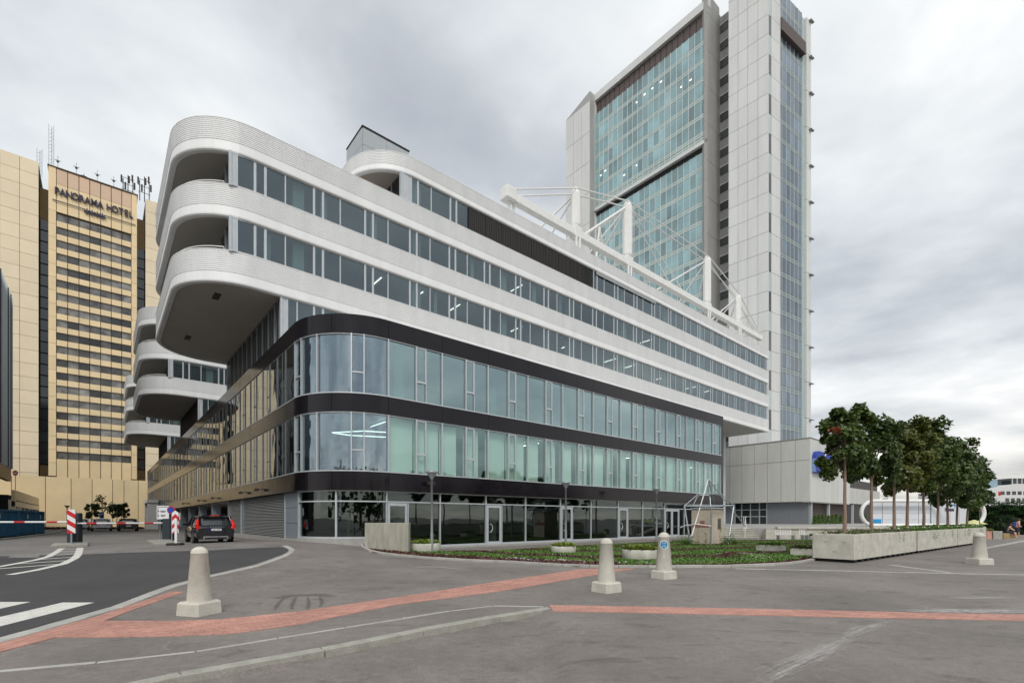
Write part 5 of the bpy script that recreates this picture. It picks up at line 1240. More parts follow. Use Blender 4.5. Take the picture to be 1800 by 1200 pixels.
planter(1430, 950, 14, 941, True, 'small planter half hidden behind the first tree planter', L_g, 90)
# kiosk with climbing frame
ku, kv = 30.2, 15.5
kx = W(ku, kv)
kiosk = thing('kiosk', 'small beige utility kiosk with a louvred vent standing in the flower bed', 'kiosk', (ku, kv, 0)); M_bei = mat('beige_kiosk_paint', (.60, .52, .42), .7, var=.06)
mb = MB(); mb.bbox(ku, ku+1.7, kv, kv+1.4, -.05, 2.38, .02); mb.build('body', M_bei, kiosk)
mb = MB(); mb.bbox(ku-.06, ku+1.76, kv-.06, kv+1.46, 2.38, 2.45, .015); mb.build('roof', M_post, kiosk)
mb = MB(); mb.box(ku+.85, ku+1.25, kv-.02, kv, 1.05, 1.75); mb.build('vent', M_darkmetal, kiosk)
for k in range(8): piece('vent_slat', M_shutter, kiosk, (ku+1.05, kv-.035, 1.1+k*.085), (.38, .03, .03))
piece('red_drawing', mat('faded_red_paint', (.36, .16, .14), .8), kiosk, (ku-.012, kv+.75, 1.27), (.01, 1.2, .22)); piece('red_drawing', mat('faded_red_paint', (.36, .16, .14), .8), kiosk, (ku-.014, kv+.62, 1.46), (.01, .32, .28))
fr = thing('tripod_structure', 'galvanised steel frame and tripod built around the beige kiosk', 'steel frame', (ku+.85, kv+.7, 0)); c0 = Vector((ku+.85, kv+.7, 0))
def fp(px, py, Y): x, y = PY(px, Y); u, v = UV(x, y); return (u, v, zat(py, Y))
apex = fp(1245, 842, 32.4); mb = MB()
for px, py, Y in ((1216, 941, 30.6), (1310, 925, 33), (1257, 890, 34.2)): mb = MB(); mb.tube(apex, fp(px, py, Y), .035, 8); mb.build('tripod_pole', M_wsteel if Y < 31 else M_steel, fr)
corners = [(1203, 889, 31.6), (1251, 890, 30.6), (1290, 888, 32.8), (1240, 888, 34.2)]; feet = [(1214, 958, 31.2), (1249, 958, 30.7), (1280, 956, 32.0), (1240, 950, 34)]
for a, b in zip(corners, corners[1:]+corners[:1]): mb = MB(); mb.tube(fp(*a), fp(*b), .05, 8); mb.build('ring_beam', M_steel, fr)
for a, b in zip(corners, feet): mb = MB(); mb.tube(fp(*a), fp(*b), .06, 8); mb.build('leg', M_steel, fr)
for a, b in ((corners[0], (1226, 869, 31.6)), (corners[2], (1268, 868, 32.8))): mb = MB(); mb.tube(fp(*a), fp(*b), .03, 6); mb.build('brace', M_steel, fr)
mb = MB(); mb.tube(fp(1224, 868, 31.6), fp(1270, 868, 32.8), .03, 6); mb.build('brace', M_steel, fr)
mb = MB(); mb.path([fp(1218, 889, 31.5), fp(1226, 872, 31.5), fp(1230, 870, 31.4), fp(1246, 870, 31.2), fp(1248, 873, 31.2), fp(1249, 889, 31)], .035, 6); mb.build('mesh_hoop', M_steel, fr)
mb = MB(); mb.path([fp(1196, 927, 31.6), fp(1204, 923, 31.4), fp(1226, 921, 30.7), fp(1250, 924, 30.5)], .03, 6); mb.build('tape_rail', M_wsteel, fr)
for px, Y, lab in ((1226, 30.4, 'climbing vine up the left face of the kiosk'), (1240, 30.3, 'climbing vine at the kiosk corner post'), (1268, 30.9, 'climbing vine beside the kiosk vent')):
    x, y = PY(px, Y); t_ = thing('climbing_plant', lab, 'plant', (x, y, 0), 'vines on the kiosk', 0, False); mb = MB(); xx = 0
    for k in range(22): xx += random.uniform(-.05, .04)*(1 if px > 1230 else 0); tuft(mb, xx, 0, .03+k*.055, .10 if k > 5 else .16, 3, -.2)
    mb.build('foliage', L_g, t_)
for px, Y in ((1207, 31.0), (1285, 32)):
    x, y = PY(px, Y); t_ = thing('garden_bush', 'dark bush at the %s foot of the steel frame' % ('left' if px < 1250 else 'right'), 'bush', (x, y, 0), rot=0, uv=False); mb = MB()
    for k in range(160): tuft(mb, random.gauss(0, .22), random.gauss(0, .22), random.uniform(0, .8)*random.random(), .13, 3, 0)
    mb.build('foliage', L_g, t_)
# ---- trees
L_t1 = leafmat('maple_leaves', (.038, .076, .016), (.13, .18, .042)); L_t2 = leafmat('yellowing_maple_leaves', (.060, .080, .014), (.17, .19, .04)); L_t3 = leafmat('dark_maple_leaves', (.028, .060, .016), (.10, .15, .038)); L_rust = leafmat('rusty_leaves', (.20, .05, .02), (.32, .09, .03))
M_bark = mat('pale_brown_bark', (.26, .185, .14), .9, var=.2, scale=8, stretch=(1, 1, .2), bump=.4)
def crown(mb, c, rx, rz, n, ls, hollow=.35, mbx=None, clump=34):
    c = Vector(c); cl = []
    for _ in range(clump):
        a = random.uniform(0, 6.283); h_ = random.uniform(-.85, .9); q = random.uniform(hollow, 1)**.6*.9*math.sqrt(1-abs(h_)**3.2)*random.uniform(.8, 1.1)
        cl.append((c+Vector((math.cos(a)*rx*q, math.sin(a)*rx*q, h_*rz)), random.uniform(.18, .36)*rx))
    for i in range(n):
        cc_, cr = random.choice(cl); d = Vector((random.gauss(0, 1), random.gauss(0, 1), random.gauss(0, 1))).normalized(); p = cc_+d*cr*(random.random()**.4)*Vector((1, 1, .75)).length/1.6
        out_ = (p-c).normalized(); nrm = (out_*.6+Vector((0, 0, .5))+Vector((random.uniform(-1, 1), random.uniform(-1, 1), random.uniform(-1, 1)))*.8).normalized()
        a = nrm.orthogonal().normalized(); a = (Matrix.Rotation(random.uniform(0, 6.28), 3, nrm)@a); b = nrm.cross(a); s_ = ls*random.uniform(.6, 1.25); dr = Vector((0, 0, -s_*.25))
        mb.add([p-a*s_*.5, p-a*s_*.1+b*s_*.42+dr*.3, p+a*s_*.55+dr, p-a*s_*.1-b*s_*.42+dr*.3], [(0, 1, 2), (0, 2, 3)])
    return cl
def tree(x, y, zb, ztrunk, zt_, rx, lab, leafm, n=4200, ls=.17, lean=(0, 0), tr=.075, cat='tree', name='maple_tree', group='young maples in the concrete planters', clump=34):
    t_ = thing(name, lab, cat, (x, y, zb), group, 0, False); rz = (zt_-ztrunk)/2; cz = (zt_+ztrunk)/2-zb; mb = MB(); top = Vector((lean[0], lean[1], cz+rz*.3)); base = Vector((0, 0, -.1))
    pts = [base.lerp(top, k/5)+Vector((random.uniform(-.02, .02), random.uniform(-.02, .02), 0)) for k in range(6)]
    for k in range(5): mb.tube(pts[k], pts[k+1], tr*(1-.13*k), 9, tr*(1-.13*(k+1)), False)
    mb2 = MB(); cl = crown(mb2, (lean[0], lean[1], cz), rx, rz, n, ls, clump=clump)
    for cc_, cr in cl[:16]:
        s_ = base.lerp(top, random.uniform(.55, .95)); mid = s_.lerp(cc_, .5)+Vector((0, 0, .1)); mb.tube(s_, mid, tr*.35, 5, tr*.22, False); mb.tube(mid, cc_, tr*.22, 5, tr*.08, False)
    mb.build('trunk', M_bark, t_); mb2.build('crown', leafm, t_); return t_
random.seed(23)
def row(s_, off=.7): return W(22.1+s_+.049*off, 5.62-.049*s_+off)
specs = [(1.1, 3.35, 6.34, .90, L_t1, (.04, 0), 'first maple with a rusty leaf patch, nearest the camera'), (4.4, 3.3, 6.24, 1.15, L_t3, (0, 0), 'second maple from the left with a bushy dark crown'), (7.7, 3.3, 6.2, 1.1, L_t2, (0, 0), 'third maple, thinner crown turning yellow'),
         (9.9, 3.0, 6.9, 1.25, L_t2, (0, 0), 'fourth maple, yellowish crown behind the third'), (13.0, 2.9, 7.4, 1.5, L_t1, (0, 0), 'fifth maple, the tallest crown of the right hand group'), (16.2, 2.7, 6.9, 1.5, L_t1, (0, 0), 'sixth maple in front of the white pavilion lettering'),
         (18.6, 2.6, 6.8, 1.5, L_t3, (0, 0), 'seventh maple from the left in the planters'), (21.2, 2.5, 6.4, 1.4, L_t1, (0, 0), 'eighth maple from the left near the last planter end'), (24.1, 2.5, 5.9, 1.15, L_t3, (.2, 0), 'ninth and furthest maple, lowest crown of the row')]
for i, (u, z0, z1, rx, lm, ln, lab) in enumerate(specs):
    rx *= 1.12; p = row(u); Yt = p.y
    t_ = tree(p.x, p.y, 1.0, z0, z1, rx, lab, lm, 6600 if i < 5 else 5400, .17 if i < 3 else .20, ln, .08)
    if i == 0:
        mb = MB(); q = PY(1469, p.y-.9)
        crown(mb, (q[0]-p.x, q[1]-p.y+.05, zat(754, p.y-.9)-1.0), .17, .17, 160, .13, .1, clump=8); mb.build('rusty_leaf_patch', L_rust, t_)
p = Vector(PY(1722, 36)); mb = MB()
tree(p.x, p.y, 0, zat(885, 36), zat(852, 36)+.2, .75, 'small low tree sprig at the right end of the maple row', L_t3, 900, .18, (0, 0), .04, clump=14)
# big planters
pl = ['long concrete tree planter nearest the camera', 'middle concrete tree planter of the row of three', 'furthest concrete tree planter behind the right hand bollard']
for i, (a, b) in enumerate(((22.1, 30.5), (30.9, 39.3), (39.6, 48.3))):
    t_ = thing('tree_planter', pl[i], 'planter', (a, 5.5, 0), 'long concrete tree planters'); q_ = W(a, 5.62-.049*(a-22.1)); t_.location = (q_.x, q_.y, 0); t_.rotation_euler = (0, 0, ANG-.049)
    mb = MB(); mb.bbox(a, b, 5.5, 6.98, .13, 1.11, .02); mb.build('trough', M_concrete, t_)
    for k in range(12): piece('support_block', M_rub, t_, (a+.3+k*(b-a-.6)/11, 6.24, .06), (.22, 1.4, .15))
    for k in range(5):
        for j in (0, 1):
            for z in (.45, .82): piece('tie_hole', M_concrete_d, t_, (a+.6+k*1.75+j*.35, 5.497, z), (.03, .01, .03 if k % 2 else .06))
    for (vv, z) in ((5.85, .8), (6.5, .8), (6.2, .42)): piece('tie_hole', M_concrete_d, t_, (a-.003, vv, z), (.01, .12, .03))
    mb = MB(); random.seed(50+i)
    for _ in range(1100 if i else 500):
        uu, vv = random.uniform(a+.12, b-.05), random.uniform(5.6, 6.9); p = (uu, vv); tuft(mb, p[0], p[1], 1.05+random.random()**2*(.25 if i else .12), .15, 3, .0)
    mb.build('ground_cover', L_g if i else L_d, t_)
    mb = MB()
    for _ in range(26 if i else 6): tuft(mb, random.uniform(a+.3, b-.3), random.uniform(5.55, 6.0), 1.24, .09, 4, .3)
    mb.build('white_blossoms', L_w, t_)
    mb = MB()
    for k in range(7 if i else 2):
        uu = random.uniform(a+1, b-.5)
        for j in range(9): tuft(mb, uu+random.uniform(-.03, .03), 5.47, 1.05-j*.045, .07, 2, -.8)
    mb.build('trailing_ivy', L_g, t_)
# white pavilion and tube arch
YP = 46.5
pav = thing('exhibition_pavilion', 'white panelled exhibition pavilion behind the maple trunks', 'pavilion', (PY(1530, YP)[0], YP, .9), rot=0, uv=False); px0 = PY(1530, YP)[0]
M_pav = mat('white_pavilion_panel', (.66, .68, .72), .5, var=.04, rnd=.04); zp0, zp1 = .15, zat(879, YP)-.9
x1 = PY(1636, YP)[0]-px0; x2, y2 = PY(1702, 50.5); x2 -= px0; y2 -= YP
mb = MB(); mb.prism([(0.05, .1), (x1, .1), (x2-.1, y2+.05), (x2-.1+4, y2+5), (4.8, 6)], 0, zp1-.03); mb.build('pavilion_core', M_tj, pav)
mb = MB(); mb.prism([(-.1, -.1), (x1, -.12), (x2+.1, y2-.05), (x2+4, y2+5), (4.7, 6)], zp1-.02, zp1+.10); mb.build('roof', M_wsteel, pav)
for i in range(5):
    a, b = x1*i/5+.03, x1*(i+1)/5-.03
    for j in range(4): piece('wall_panel', M_pav, pav, ((a+b)/2, .05, zp0+(zp1-zp0)*(j+.5)/4), (b-a, .08, (zp1-zp0)/4-.02))
pf2 = Fac(pav, (x1, 0), (x2-x1, y2), (y2, -(x2-x1))); Lp = math.hypot(x2-x1, y2)
for i in range(4): pf2.piece('wall_panel', M_pav, Lp*i/4+.04, Lp*(i+1)/4-.04, zp0, zp1-.05, .0, -.08)
for q in (0, x1): piece('corner_post', M_bluegrey, pav, (q, .03, zp1/2), (.10, .12, zp1))
piece('blue_notice', mat('bright_blue_notice', (.02, .30, .62), .4), pav, (.55, -.02, .62), (.95, .04, .38))
c_ = pf2.c(Lp*.47, 1.72, .03); text_part('lettering', 'TRIMARAN', .42, M_let, pav, c_, (R(90), 0, pf2.rot), .01)
mb = MB(); q = pf2.c(Lp*.42, 2.15, .02); q2 = pf2.c(Lp*.62, 2.15, .02); mb.path([(q[0], q[1], 2.0), (q[0], q[1], 2.25), (q2[0], q2[1], 2.25), (q2[0], q2[1], 2.0)], .05, 6); mb.build('blue_emblem', mat('bright_blue_notice', (.02, .30, .62), .4), pav)
arch = thing('tube_arch', 'white rounded tube loop framing the exhibition pavilion', 'arch', (PY(1514, 45.8)[0], 45.8, .9), rot=0, uv=False); xa = PY(1514, 45.8)[0]; xb = PY(1730, 45.8)[0]-xa; za, zb = .22, zat(880, 45.8)-.9; r_ = 1.15
pts = arc((r_, zb-r_), r_, math.pi, math.pi/2, 7)+arc((xb-r_, zb-r_), r_, math.pi/2, 0, 7)+arc((xb-r_, za+r_), r_, 0, -math.pi/2, 7)+arc((r_, za+r_), r_, -math.pi/2, -math.pi, 7); pts.append(pts[0])
mb = MB(); mb.path([(a, 0, b) for a, b in pts], .17, 10); mb.build('tube', M_wsteel, arch)
mb = MB(); tt_ = thing('yellow_umbrella', 'low pale yellow parasol beside the right end of the pavilion', 'parasol', (PY(1712, 45)[0], 45, .9), rot=0, uv=False)
mb.lathe([(.95, .35), (.5, .55), (.02, .75)], (0, 0, 0), 8, False); mb.build('canopy', mat('pale_yellow_cloth', (.6, .6, .28), .8), tt_); mb = MB(); mb.tube((0, 0, 0), (0, 0, .6), .03, 6); mb.build('pole', M_steel, tt_)
# row of small cypresses under the hall
for i, px in enumerate((1432, 1439, 1446, 1456, 1463, 1470, 1478, 1520)):
    u, Y = on_v(px, hv0-1.5); h_ = zat(905-(i % 3)*1.5, Y); p = W(u, hv0-1.5)
    t_ = thing('potted_cypress', 'small dark cypress under the hall overhang, %s in its row' % ['first', 'second', 'third', 'fourth', 'fifth', 'sixth', 'seventh', 'last'][i], 'cypress', (p.x, p.y, .9), 'cypresses under the white hall', 0, False)
    mb = MB()
    for k in range(420):
        q = random.random(); rq = .42*(1-q*.6)*math.sqrt(random.random()); a = random.uniform(0, 6.28); tuft(mb, rq*math.cos(a), rq*math.sin(a), q*(h_-1.0), .13, 2, .4)
    mb.build('foliage', L_g, t_)
# hedge of junipers on the right
L_j = leafmat('juniper_needles', (.030, .080, .028), (.10, .19, .07), .15)
for i, (px, Y, top, w_, lab) in enumerate(((1706, 56, 872, 4.0, 'dark juniper mass behind the tube arch'), (1752, 55, 883, 4.2, 'dark juniper bank behind the two people, left part'), (1800, 56, 880, 4.2, 'dark juniper bank behind the two people, right part'), (1860, 58, 878, 5, 'dark juniper bank running out of the right edge'))):
    x, y = PY(px, Y); h_ = zat(top, Y); t_ = thing('juniper_bank', lab, 'shrub', (x, y, 0), 'junipers on the right', 0, False); mb = MB()
    for k in range(7500):
        a = random.uniform(-1, 1); lim = h_*math.sqrt(max(0, 1-abs(a)**3.5)); z = random.random()**.8*lim; bulge = 2.4*math.sqrt(max(.02, 1-(z/h_)**2)); lay = math.floor(z/.42); z2 = lay*.42+random.gauss(.2, .09)+.05*math.sin(a*9+lay*2)
        yy = -bulge*(.75+.25*math.sin(a*7+lay*2.3))+random.uniform(0, 1.2); d = Vector((random.uniform(-1, 1), -1+random.random(), random.uniform(-.15, .35))).normalized(); b = Vector((a*w_, yy, max(.02, min(z2, h_)))); sd_ = d.cross(Vector((0, 0, 1))).normalized()*.07
        mb.add([b-sd_, b+d*.38, b+sd_], [(0, 1, 2)])
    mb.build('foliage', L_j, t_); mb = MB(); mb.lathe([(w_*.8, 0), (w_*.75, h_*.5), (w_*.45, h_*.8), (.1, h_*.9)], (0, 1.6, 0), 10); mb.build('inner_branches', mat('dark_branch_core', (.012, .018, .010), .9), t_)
wl = MB(); woods = []
for k in range(26):
    a = 40+k*11; crown(wl, (a+random.uniform(-4, 4), 230+random.uniform(-10, 10), 5), 7, 5.5, 420, 1.1, clump=16)
tag(wl.build('distant_woodland', L_t3), 'far belt of dark trees beyond the plaza on the right', 'trees', kind='stuff')
# park behind the photographer, seen mirrored in the shop windows
wl = MB()
for k in range(22): crown(wl, (-60+k*7+random.uniform(-2, 2), -34+random.uniform(-5, 5), 6.5), 4.6, 5, 700, .8, clump=20); wl.tube((-60+k*7, -34, 0), (-60+k*7, -34, 4), .3, 6)
tag(wl.build('park_trees_behind', L_t3), 'park trees mirrored in the dark shop windows', 'trees', kind='stuff')
# potted boxes and people
for a, b, t_p, m_, lab in ((1735, 1744, 932, M_brick, 'small brick coloured pot with yellow flowers'), (1746, 1763, 933, M_concrete_d, 'grey beige planter box with vertical grooves'), (1764, 1776, 937, M_hot3, 'low brown box beside the seated person')):
    x, y = flat((a+b)/2, 947); h_ = zat(t_p, y); w2 = (b-a)/F*y/2; t_ = thing('planter_box', lab, 'planter', (x, y, 0), rot=0, uv=False); mb = MB(); mb.bbox(-w2, w2, 0, 2*w2, 0, h_, .03); mb.build('box', m_, t_)
    if a == 1735:
        mb = MB()
        for k in range(60): tuft(mb, random.uniform(-w2, w2), random.uniform(0, w2), h_, .2, 3)
        mb.build('flowers', L_l, t_)
M_skin = mat('skin', (.52, .32, .23), .6, var=.05); M_pink = mat('pink_shirt', (.55, .28, .28), .8); M_wsh = mat('white_shirt', (.7, .7, .7), .8); M_dcl = mat('dark_cloth', (.03, .035, .05), .8); M_hair = mat('brown_hair', (.07, .03, .02), .7)
def limb(mb, pts, rs, n=8):
    for (a, b), (ra, rb) in zip(zip(pts, pts[1:]), zip(rs, rs[1:])): mb.tube(a, b, ra, n, rb)
def figure(name, lab, loc, rot, J, rad, edges, mat_, extra):
    t_ = thing(name, lab, 'person', loc, None, rot, False); me = bpy.data.meshes.new('body'); me.from_pydata(J, edges, []); o = bpy.data.objects.new('body_tmp', me); COL.objects.link(o)
    sk = o.modifiers.new('skin', 'SKIN'); sk.use_smooth_shade = True
    for v, r_ in zip(me.skin_vertices[0].data, rad): v.radius = (r_, r_)
    me.skin_vertices[0].data[0].use_root = True; ss_ = o.modifiers.new('sub', 'SUBSURF'); ss_.levels = 1; ss_.render_levels = 1
    dg = bpy.context.evaluated_depsgraph_get(); m2 = bpy.data.meshes.new_from_object(o.evaluated_get(dg)); bpy.data.objects.remove(o); m2.materials.clear(); m2.materials.append(mat_)
    b = bpy.data.objects.new('body', m2); COL.objects.link(b); b.parent = t_
    for nm, mb, m_ in extra: mb.build(nm, m_, t_)
    return t_
E = [(0, 1), (1, 2), (2, 3), (3, 4), (2, 5), (5, 6), (6, 7), (2, 8), (8, 9), (9, 10), (0, 11), (11, 12), (12, 13), (13, 14), (0, 15), (15, 16), (16, 17), (17, 18)]
x, y = flat(1788, 944)
J = [(0, 0, .92), (0, -.02, 1.15), (0, -.08, 1.42), (0, -.12, 1.52), (0, -.16, 1.66), (.18, -.08, 1.40), (.24, -.10, 1.12), (.22, -.25, .95), (-.18, -.08, 1.40), (-.24, -.10, 1.12), (-.2, -.28, .98), (.10, 0, .88), (.12, .04, .48), (.12, .10, .08), (.12, -.02, .03), (-.10, 0, .88), (-.12, -.08, .48), (-.12, -.10, .08), (-.12, -.22, .03)]
rad = [.14, .14, .15, .055, .105, .06, .045, .035, .06, .045, .035, .09, .06, .045, .04, .09, .06, .045, .04]
s1 = MB(); s1.tube((0, 0, .95), (0, -.03, 1.2), .165, 12, .17); s1.tube((0, -.03, 1.2), (0, -.09, 1.46), .17, 12, .12); sh = MB(); limb(sh, [(.09, 0, .95), (.12, .02, .50)], (.12, .09)); limb(sh, [(-.09, 0, .95), (-.12, -.06, .50)], (.12, .09)); bp_ = MB(); bp_.bbox(-.15, .15, .08, .28, 1.05, 1.45, .05); hr = MB(); hr.lathe([(.02, .1), (.115, .03), (.12, -.06), (.09, -.12)], (0, -.13, 1.69), 12)
figure('person', 'standing person in a pink top and dark shorts with a backpack', (x, y, 0), .9, J, rad, E, M_skin, (('shirt', s1, M_pink), ('shorts', sh, M_dcl), ('backpack', bp_, M_blue), ('hair', hr, M_hair)))
x, y = flat(1772, 945)
J2 = [(0, 0, .50), (0, -.05, .75), (0, -.12, 1.0), (0, -.17, 1.10), (0, -.22, 1.22), (.17, -.12, .98), (.2, -.28, .78), (.1, -.42, .66), (-.17, -.12, .98), (-.2, -.28, .78), (-.1, -.42, .66), (.10, -.05, .50), (.12, -.45, .48), (.13, -.52, .10), (.13, -.64, .04), (-.10, -.05, .50), (-.12, -.45, .48), (-.13, -.50, .10), (-.13, -.62, .04)]
s2 = MB(); s2.tube((0, 0, .5), (0, -.07, .8), .16, 12, .17); s2.tube((0, -.07, .8), (0, -.13, 1.02), .17, 12, .1); h2_ = MB(); h2_.lathe([(.02, .1), (.115, .03), (.12, -.06), (.09, -.14)], (0, -.19, 1.25), 12); s3 = MB(); limb(s3, [(.09, 0, .52), (.12, -.4, .49)], (.11, .085)); limb(s3, [(-.09, 0, .52), (-.12, -.4, .49)], (.11, .085))
figure('person', 'person in dark clothes with a white strap sitting on the low box', (x, y, 0), .6, J2, rad, E, M_skin, (('shirt', s2, M_dcl), ('trousers', s3, M_dcl), ('hair', h2_, M_hair)))
mb = MB(); mb.box(-.5, .5, -.25, .3, 0, .40); tag(mb.build('low_seat_box', M_hot3, loc=(x, y+.1, 0)), 'low brown seat box under the sitting person', 'seat')
# ---- street furniture at the gate
def gpos(px, py): x, y = P(px, py); return x, y, g(x, y)
x, y, z = gpos(126, 960)
isl = thing('traffic_island', 'low concrete island under the left barrier post', 'kerb island', (x, y, z), rot=ANG, uv=False); mb = MB(); mb.bbox(-.75, .62, -.2, 1.9, -.1, .13, .03); mb.build('island_slab', M_concrete_d, isl)
def cabinet(px, py, w_, top, lab, m_, depth=.35, dy=.3):
    x, y, z = gpos(px, py); y += dy; x = rr(px)*y; H = zat(top, y)-z
    t_ = thing('barrier_cabinet', lab, 'barrier', (x, y, z), 'barrier machines at the street gate', ANG*.0, False); mb = MB(); mb.bbox(-w_/2, w_/2, 0, depth, 0, H, .04); mb.build('housing', m_, t_); return t_, x, y, z, H
M_cab = mat('anthracite_cabinet', (.035, .045, .055), .35, .2, var=.08)
t1, x1_, y1_, z1_, H1 = cabinet(121, 957, .28, 909, 'dark barrier housing holding the boom across the left lane', M_cab)
t2, x2_, y2_, z2_, H2 = cabinet(134.5, 957, .22, 901, 'taller dark barrier housing right of the striped board', M_cab, .3, .9)
def boom(t_, x, y, z, zb, dirv, L, name='boom'):
    d = Vector(dirv).normalized(); n_ = 10
    for k in range(n_):
        a, b = d*(L*k/n_), d*(L*(k+1)/n_); mb = MB(); mb.tube((a.x, a.y-.03, zb-z), (b.x, b.y-.03, zb-z), .05, 8); mb.build('boom_section', M_red if k % 3 == 1 else M_wp, t_)
boom(t1, x1_, y1_, z1_, zat(917, y1_), (-.8, -.10), 5.2); boom(t2, x2_, y2_, z2_, zat(919.5, y2_), (0.7613, 0.6484), 4.3)
def stripes(parent, w_, z0, z1, y, n, chevron=False, flip=1):
    hb = (z1-z0)/n
    for k in range(-2, n+1):
        for h_ in ((-1, 1) if chevron else (0,)):
            xa, xb = (-w_/2, w_/2) if not chevron else ((-w_/2, 0) if h_ < 0 else (0, w_/2)); dz = hb*1.0*(1 if h_ == 0 else -h_ if flip > 0 else h_)
            if h_ == 0: pts = [(xa, z0+hb*k+hb), (xb, z0+hb*k), (xb, z0+hb*k+hb), (xa, z0+hb*k+2*hb)]
            else:
                sl = hb*.8; zl, zr_ = (z0+hb*k, z0+hb*k+sl) if h_ < 0 else (z0+hb*k+sl, z0+hb*k); pts = [(xa, zl), (xb, zr_), (xb, zr_+hb), (xa, zl+hb)]
            pts = [(a, max(z0, min(z1, b))) for a, b in pts]
            if max(p[1] for p in pts)-min(p[1] for p in pts) < .02: continue
            mb = MB(); mb.add([(a, y, b) for a, b in pts]+[(a, y+.02, b) for a, b in pts], [(0, 1, 2, 3), (7, 6, 5, 4)]); mb.build('stripe', M_red if k % 2 else M_wp, parent)
x, y, z = gpos(125, 960); y += .05; x = rr(125)*y
bd = thing('striped_marker_board', 'red and white diagonally striped board on the left island', 'marker board', (x, y, z+.13), rot=0, uv=False)
zz0, zz1 = zat(937, y)-z-.13, zat(895, y)-z-.13; stripes(bd, .42, zz0, zz1, 0, 5); piece('board_back', M_steel, bd, (0, .035, (zz0+zz1)/2), (.42, .02, zz1-zz0)); mb = MB(); mb.tube((0, .02, 0), (0, .02, zz0), .04, 8); mb.build('post', M_steel, bd); piece('foot_plate', M_steel, bd, (0, .02, .01), (.3, .3, .03))
# small lamp far behind the island
x, y, z = gpos(118, 933); y = 58; x = rr(118)*y; z = g(x, y); H = zat(888, y); t_ = thing('street_lamp', 'small distant lamp seen just above the striped marker board', 'street lamp', (x, y, z), rot=0, uv=False)
mb = MB(); mb.tube((0, 0, 0), (0, 0, H-z-.3), .06, 8); mb.build('pole', M_lampgrey, t_); mb = MB(); mb.lathe([(.05, 0), (.25, .25), (.27, .3)], (0, 0, H-z-.3), 14); mb.build('lamp_head', M_lampgrey, t_)
# right gate: ticket cabinet, direction sign, chevron board
x, y, z = gpos(303, 957); isl = thing('traffic_island', 'narrow concrete island under the ticket cabinet right of the street', 'kerb island', (x, y, z), rot=ANG, uv=False); mb = MB(); mb.bbox(-.75, .35, 0, 5, -.1, .12, .03); mb.build('island_slab', M_concrete_d, isl)
t3, x3, y3, z3, H3 = cabinet(291.5, 953, .50, 911, 'dark ticket cabinet in front of the white direction board', M_cab, .4, .4)
Ys = y3+.8; xs_ = rr(286)*Ys; zg_ = g(xs_, Ys); ds = thing('direction_sign', 'white board with small arrows above the ticket cabinet', 'sign', (xs_, Ys, zg_), rot=0, uv=False)
s0, s1 = zat(912, Ys)-zg_, zat(888.5, Ys)-zg_; wS_ = 21.5/F*Ys; mb = MB(); mb.bbox(-wS_/2, wS_/2, 0, .04, s0, s1, .01); mb.build('board', M_wp, ds); mb = MB(); mb.tube((-.2, .06, 0), (-.2, .06, s1-.1), .03, 8); mb.tube((.2, .06, 0), (.2, .06, s1-.1), .03, 8); mb.build('posts', M_steel, ds)
M_ink = mat('dark_sign_ink', (.03, .03, .06), .6)
piece('route_line', M_ink, ds, (-wS_/2+.08, -.004, (s0+s1)/2), (.03, .01, s1-s0-.12)); piece('route_line', M_ink, ds, (0, -.004, s1-.07), (wS_-.14, .01, .025))
for zf, l_ in ((.62, .34), (.54, .28), (.30, .30), (.22, .22)):
    piece('caption_line', M_ink, ds, (.02, -.004, s0+(s1-s0)*zf), (l_, .01, .035))
for zf in (.6, .27):
    mb = MB(); zc = s0+(s1-s0)*zf; mb.add([(-wS_/2+.09, -.006, zc-.05), (-wS_/2+.18, -.006, zc), (-wS_/2+.09, -.006, zc+.05)], [(0, 1, 2)]); mb.build('arrow', M_ink, ds)
x, y, z = gpos(308, 958); cb2 = thing('chevron_board', 'red and white chevron board on a pale post by the dark estate car', 'marker board', (x, y, z), rot=0, uv=False)
c0_, c1_ = zat(937, y)-z, zat(901, y)-z; stripes(cb2, .33, c0_, c1_, 0, 5, True); mb = MB(); mb.bbox(.0, .12, -.06, -.02, .05, zat(911, y)-z, .01); mb.build('post', M_wp, cb2); mb = MB(); mb.bbox(-.36, .36, -.2, .2, 0, .12, .04); mb.build('rubber_base', M_rub, cb2)
mb = MB(); mb.add([(-.165, 0, c1_), (.165, 0, c1_), (0, 0, c1_+.12), (-.165, .02, c1_), (.165, .02, c1_), (0, .02, c1_+.12)], [(0, 1, 2), (5, 4, 3), (0, 2, 5, 3), (1, 4, 5, 2)]); mb.build('pointed_top', M_wp, cb2)
Yn = y+2; xn = rr(301)*Yn; zn = g(xn, Yn); rs_ = thing('round_road_sign', 'round no stopping sign of red and blue beside the white direction board', 'sign', (xn, Yn, zn), rot=0, uv=False); mb = MB(); mb.tube((0, .05, 0), (0, .05, zat(893, Yn)-zn), .03, 8); mb.build('post', M_steel, rs_)
disc(rs_, (0, 0, zat(896, Yn)-zn), .22, M_red, 'sign_rim', .02); disc(rs_, (0, -.02, zat(896, Yn)-zn), .17, M_blue, 'sign_face', .01)
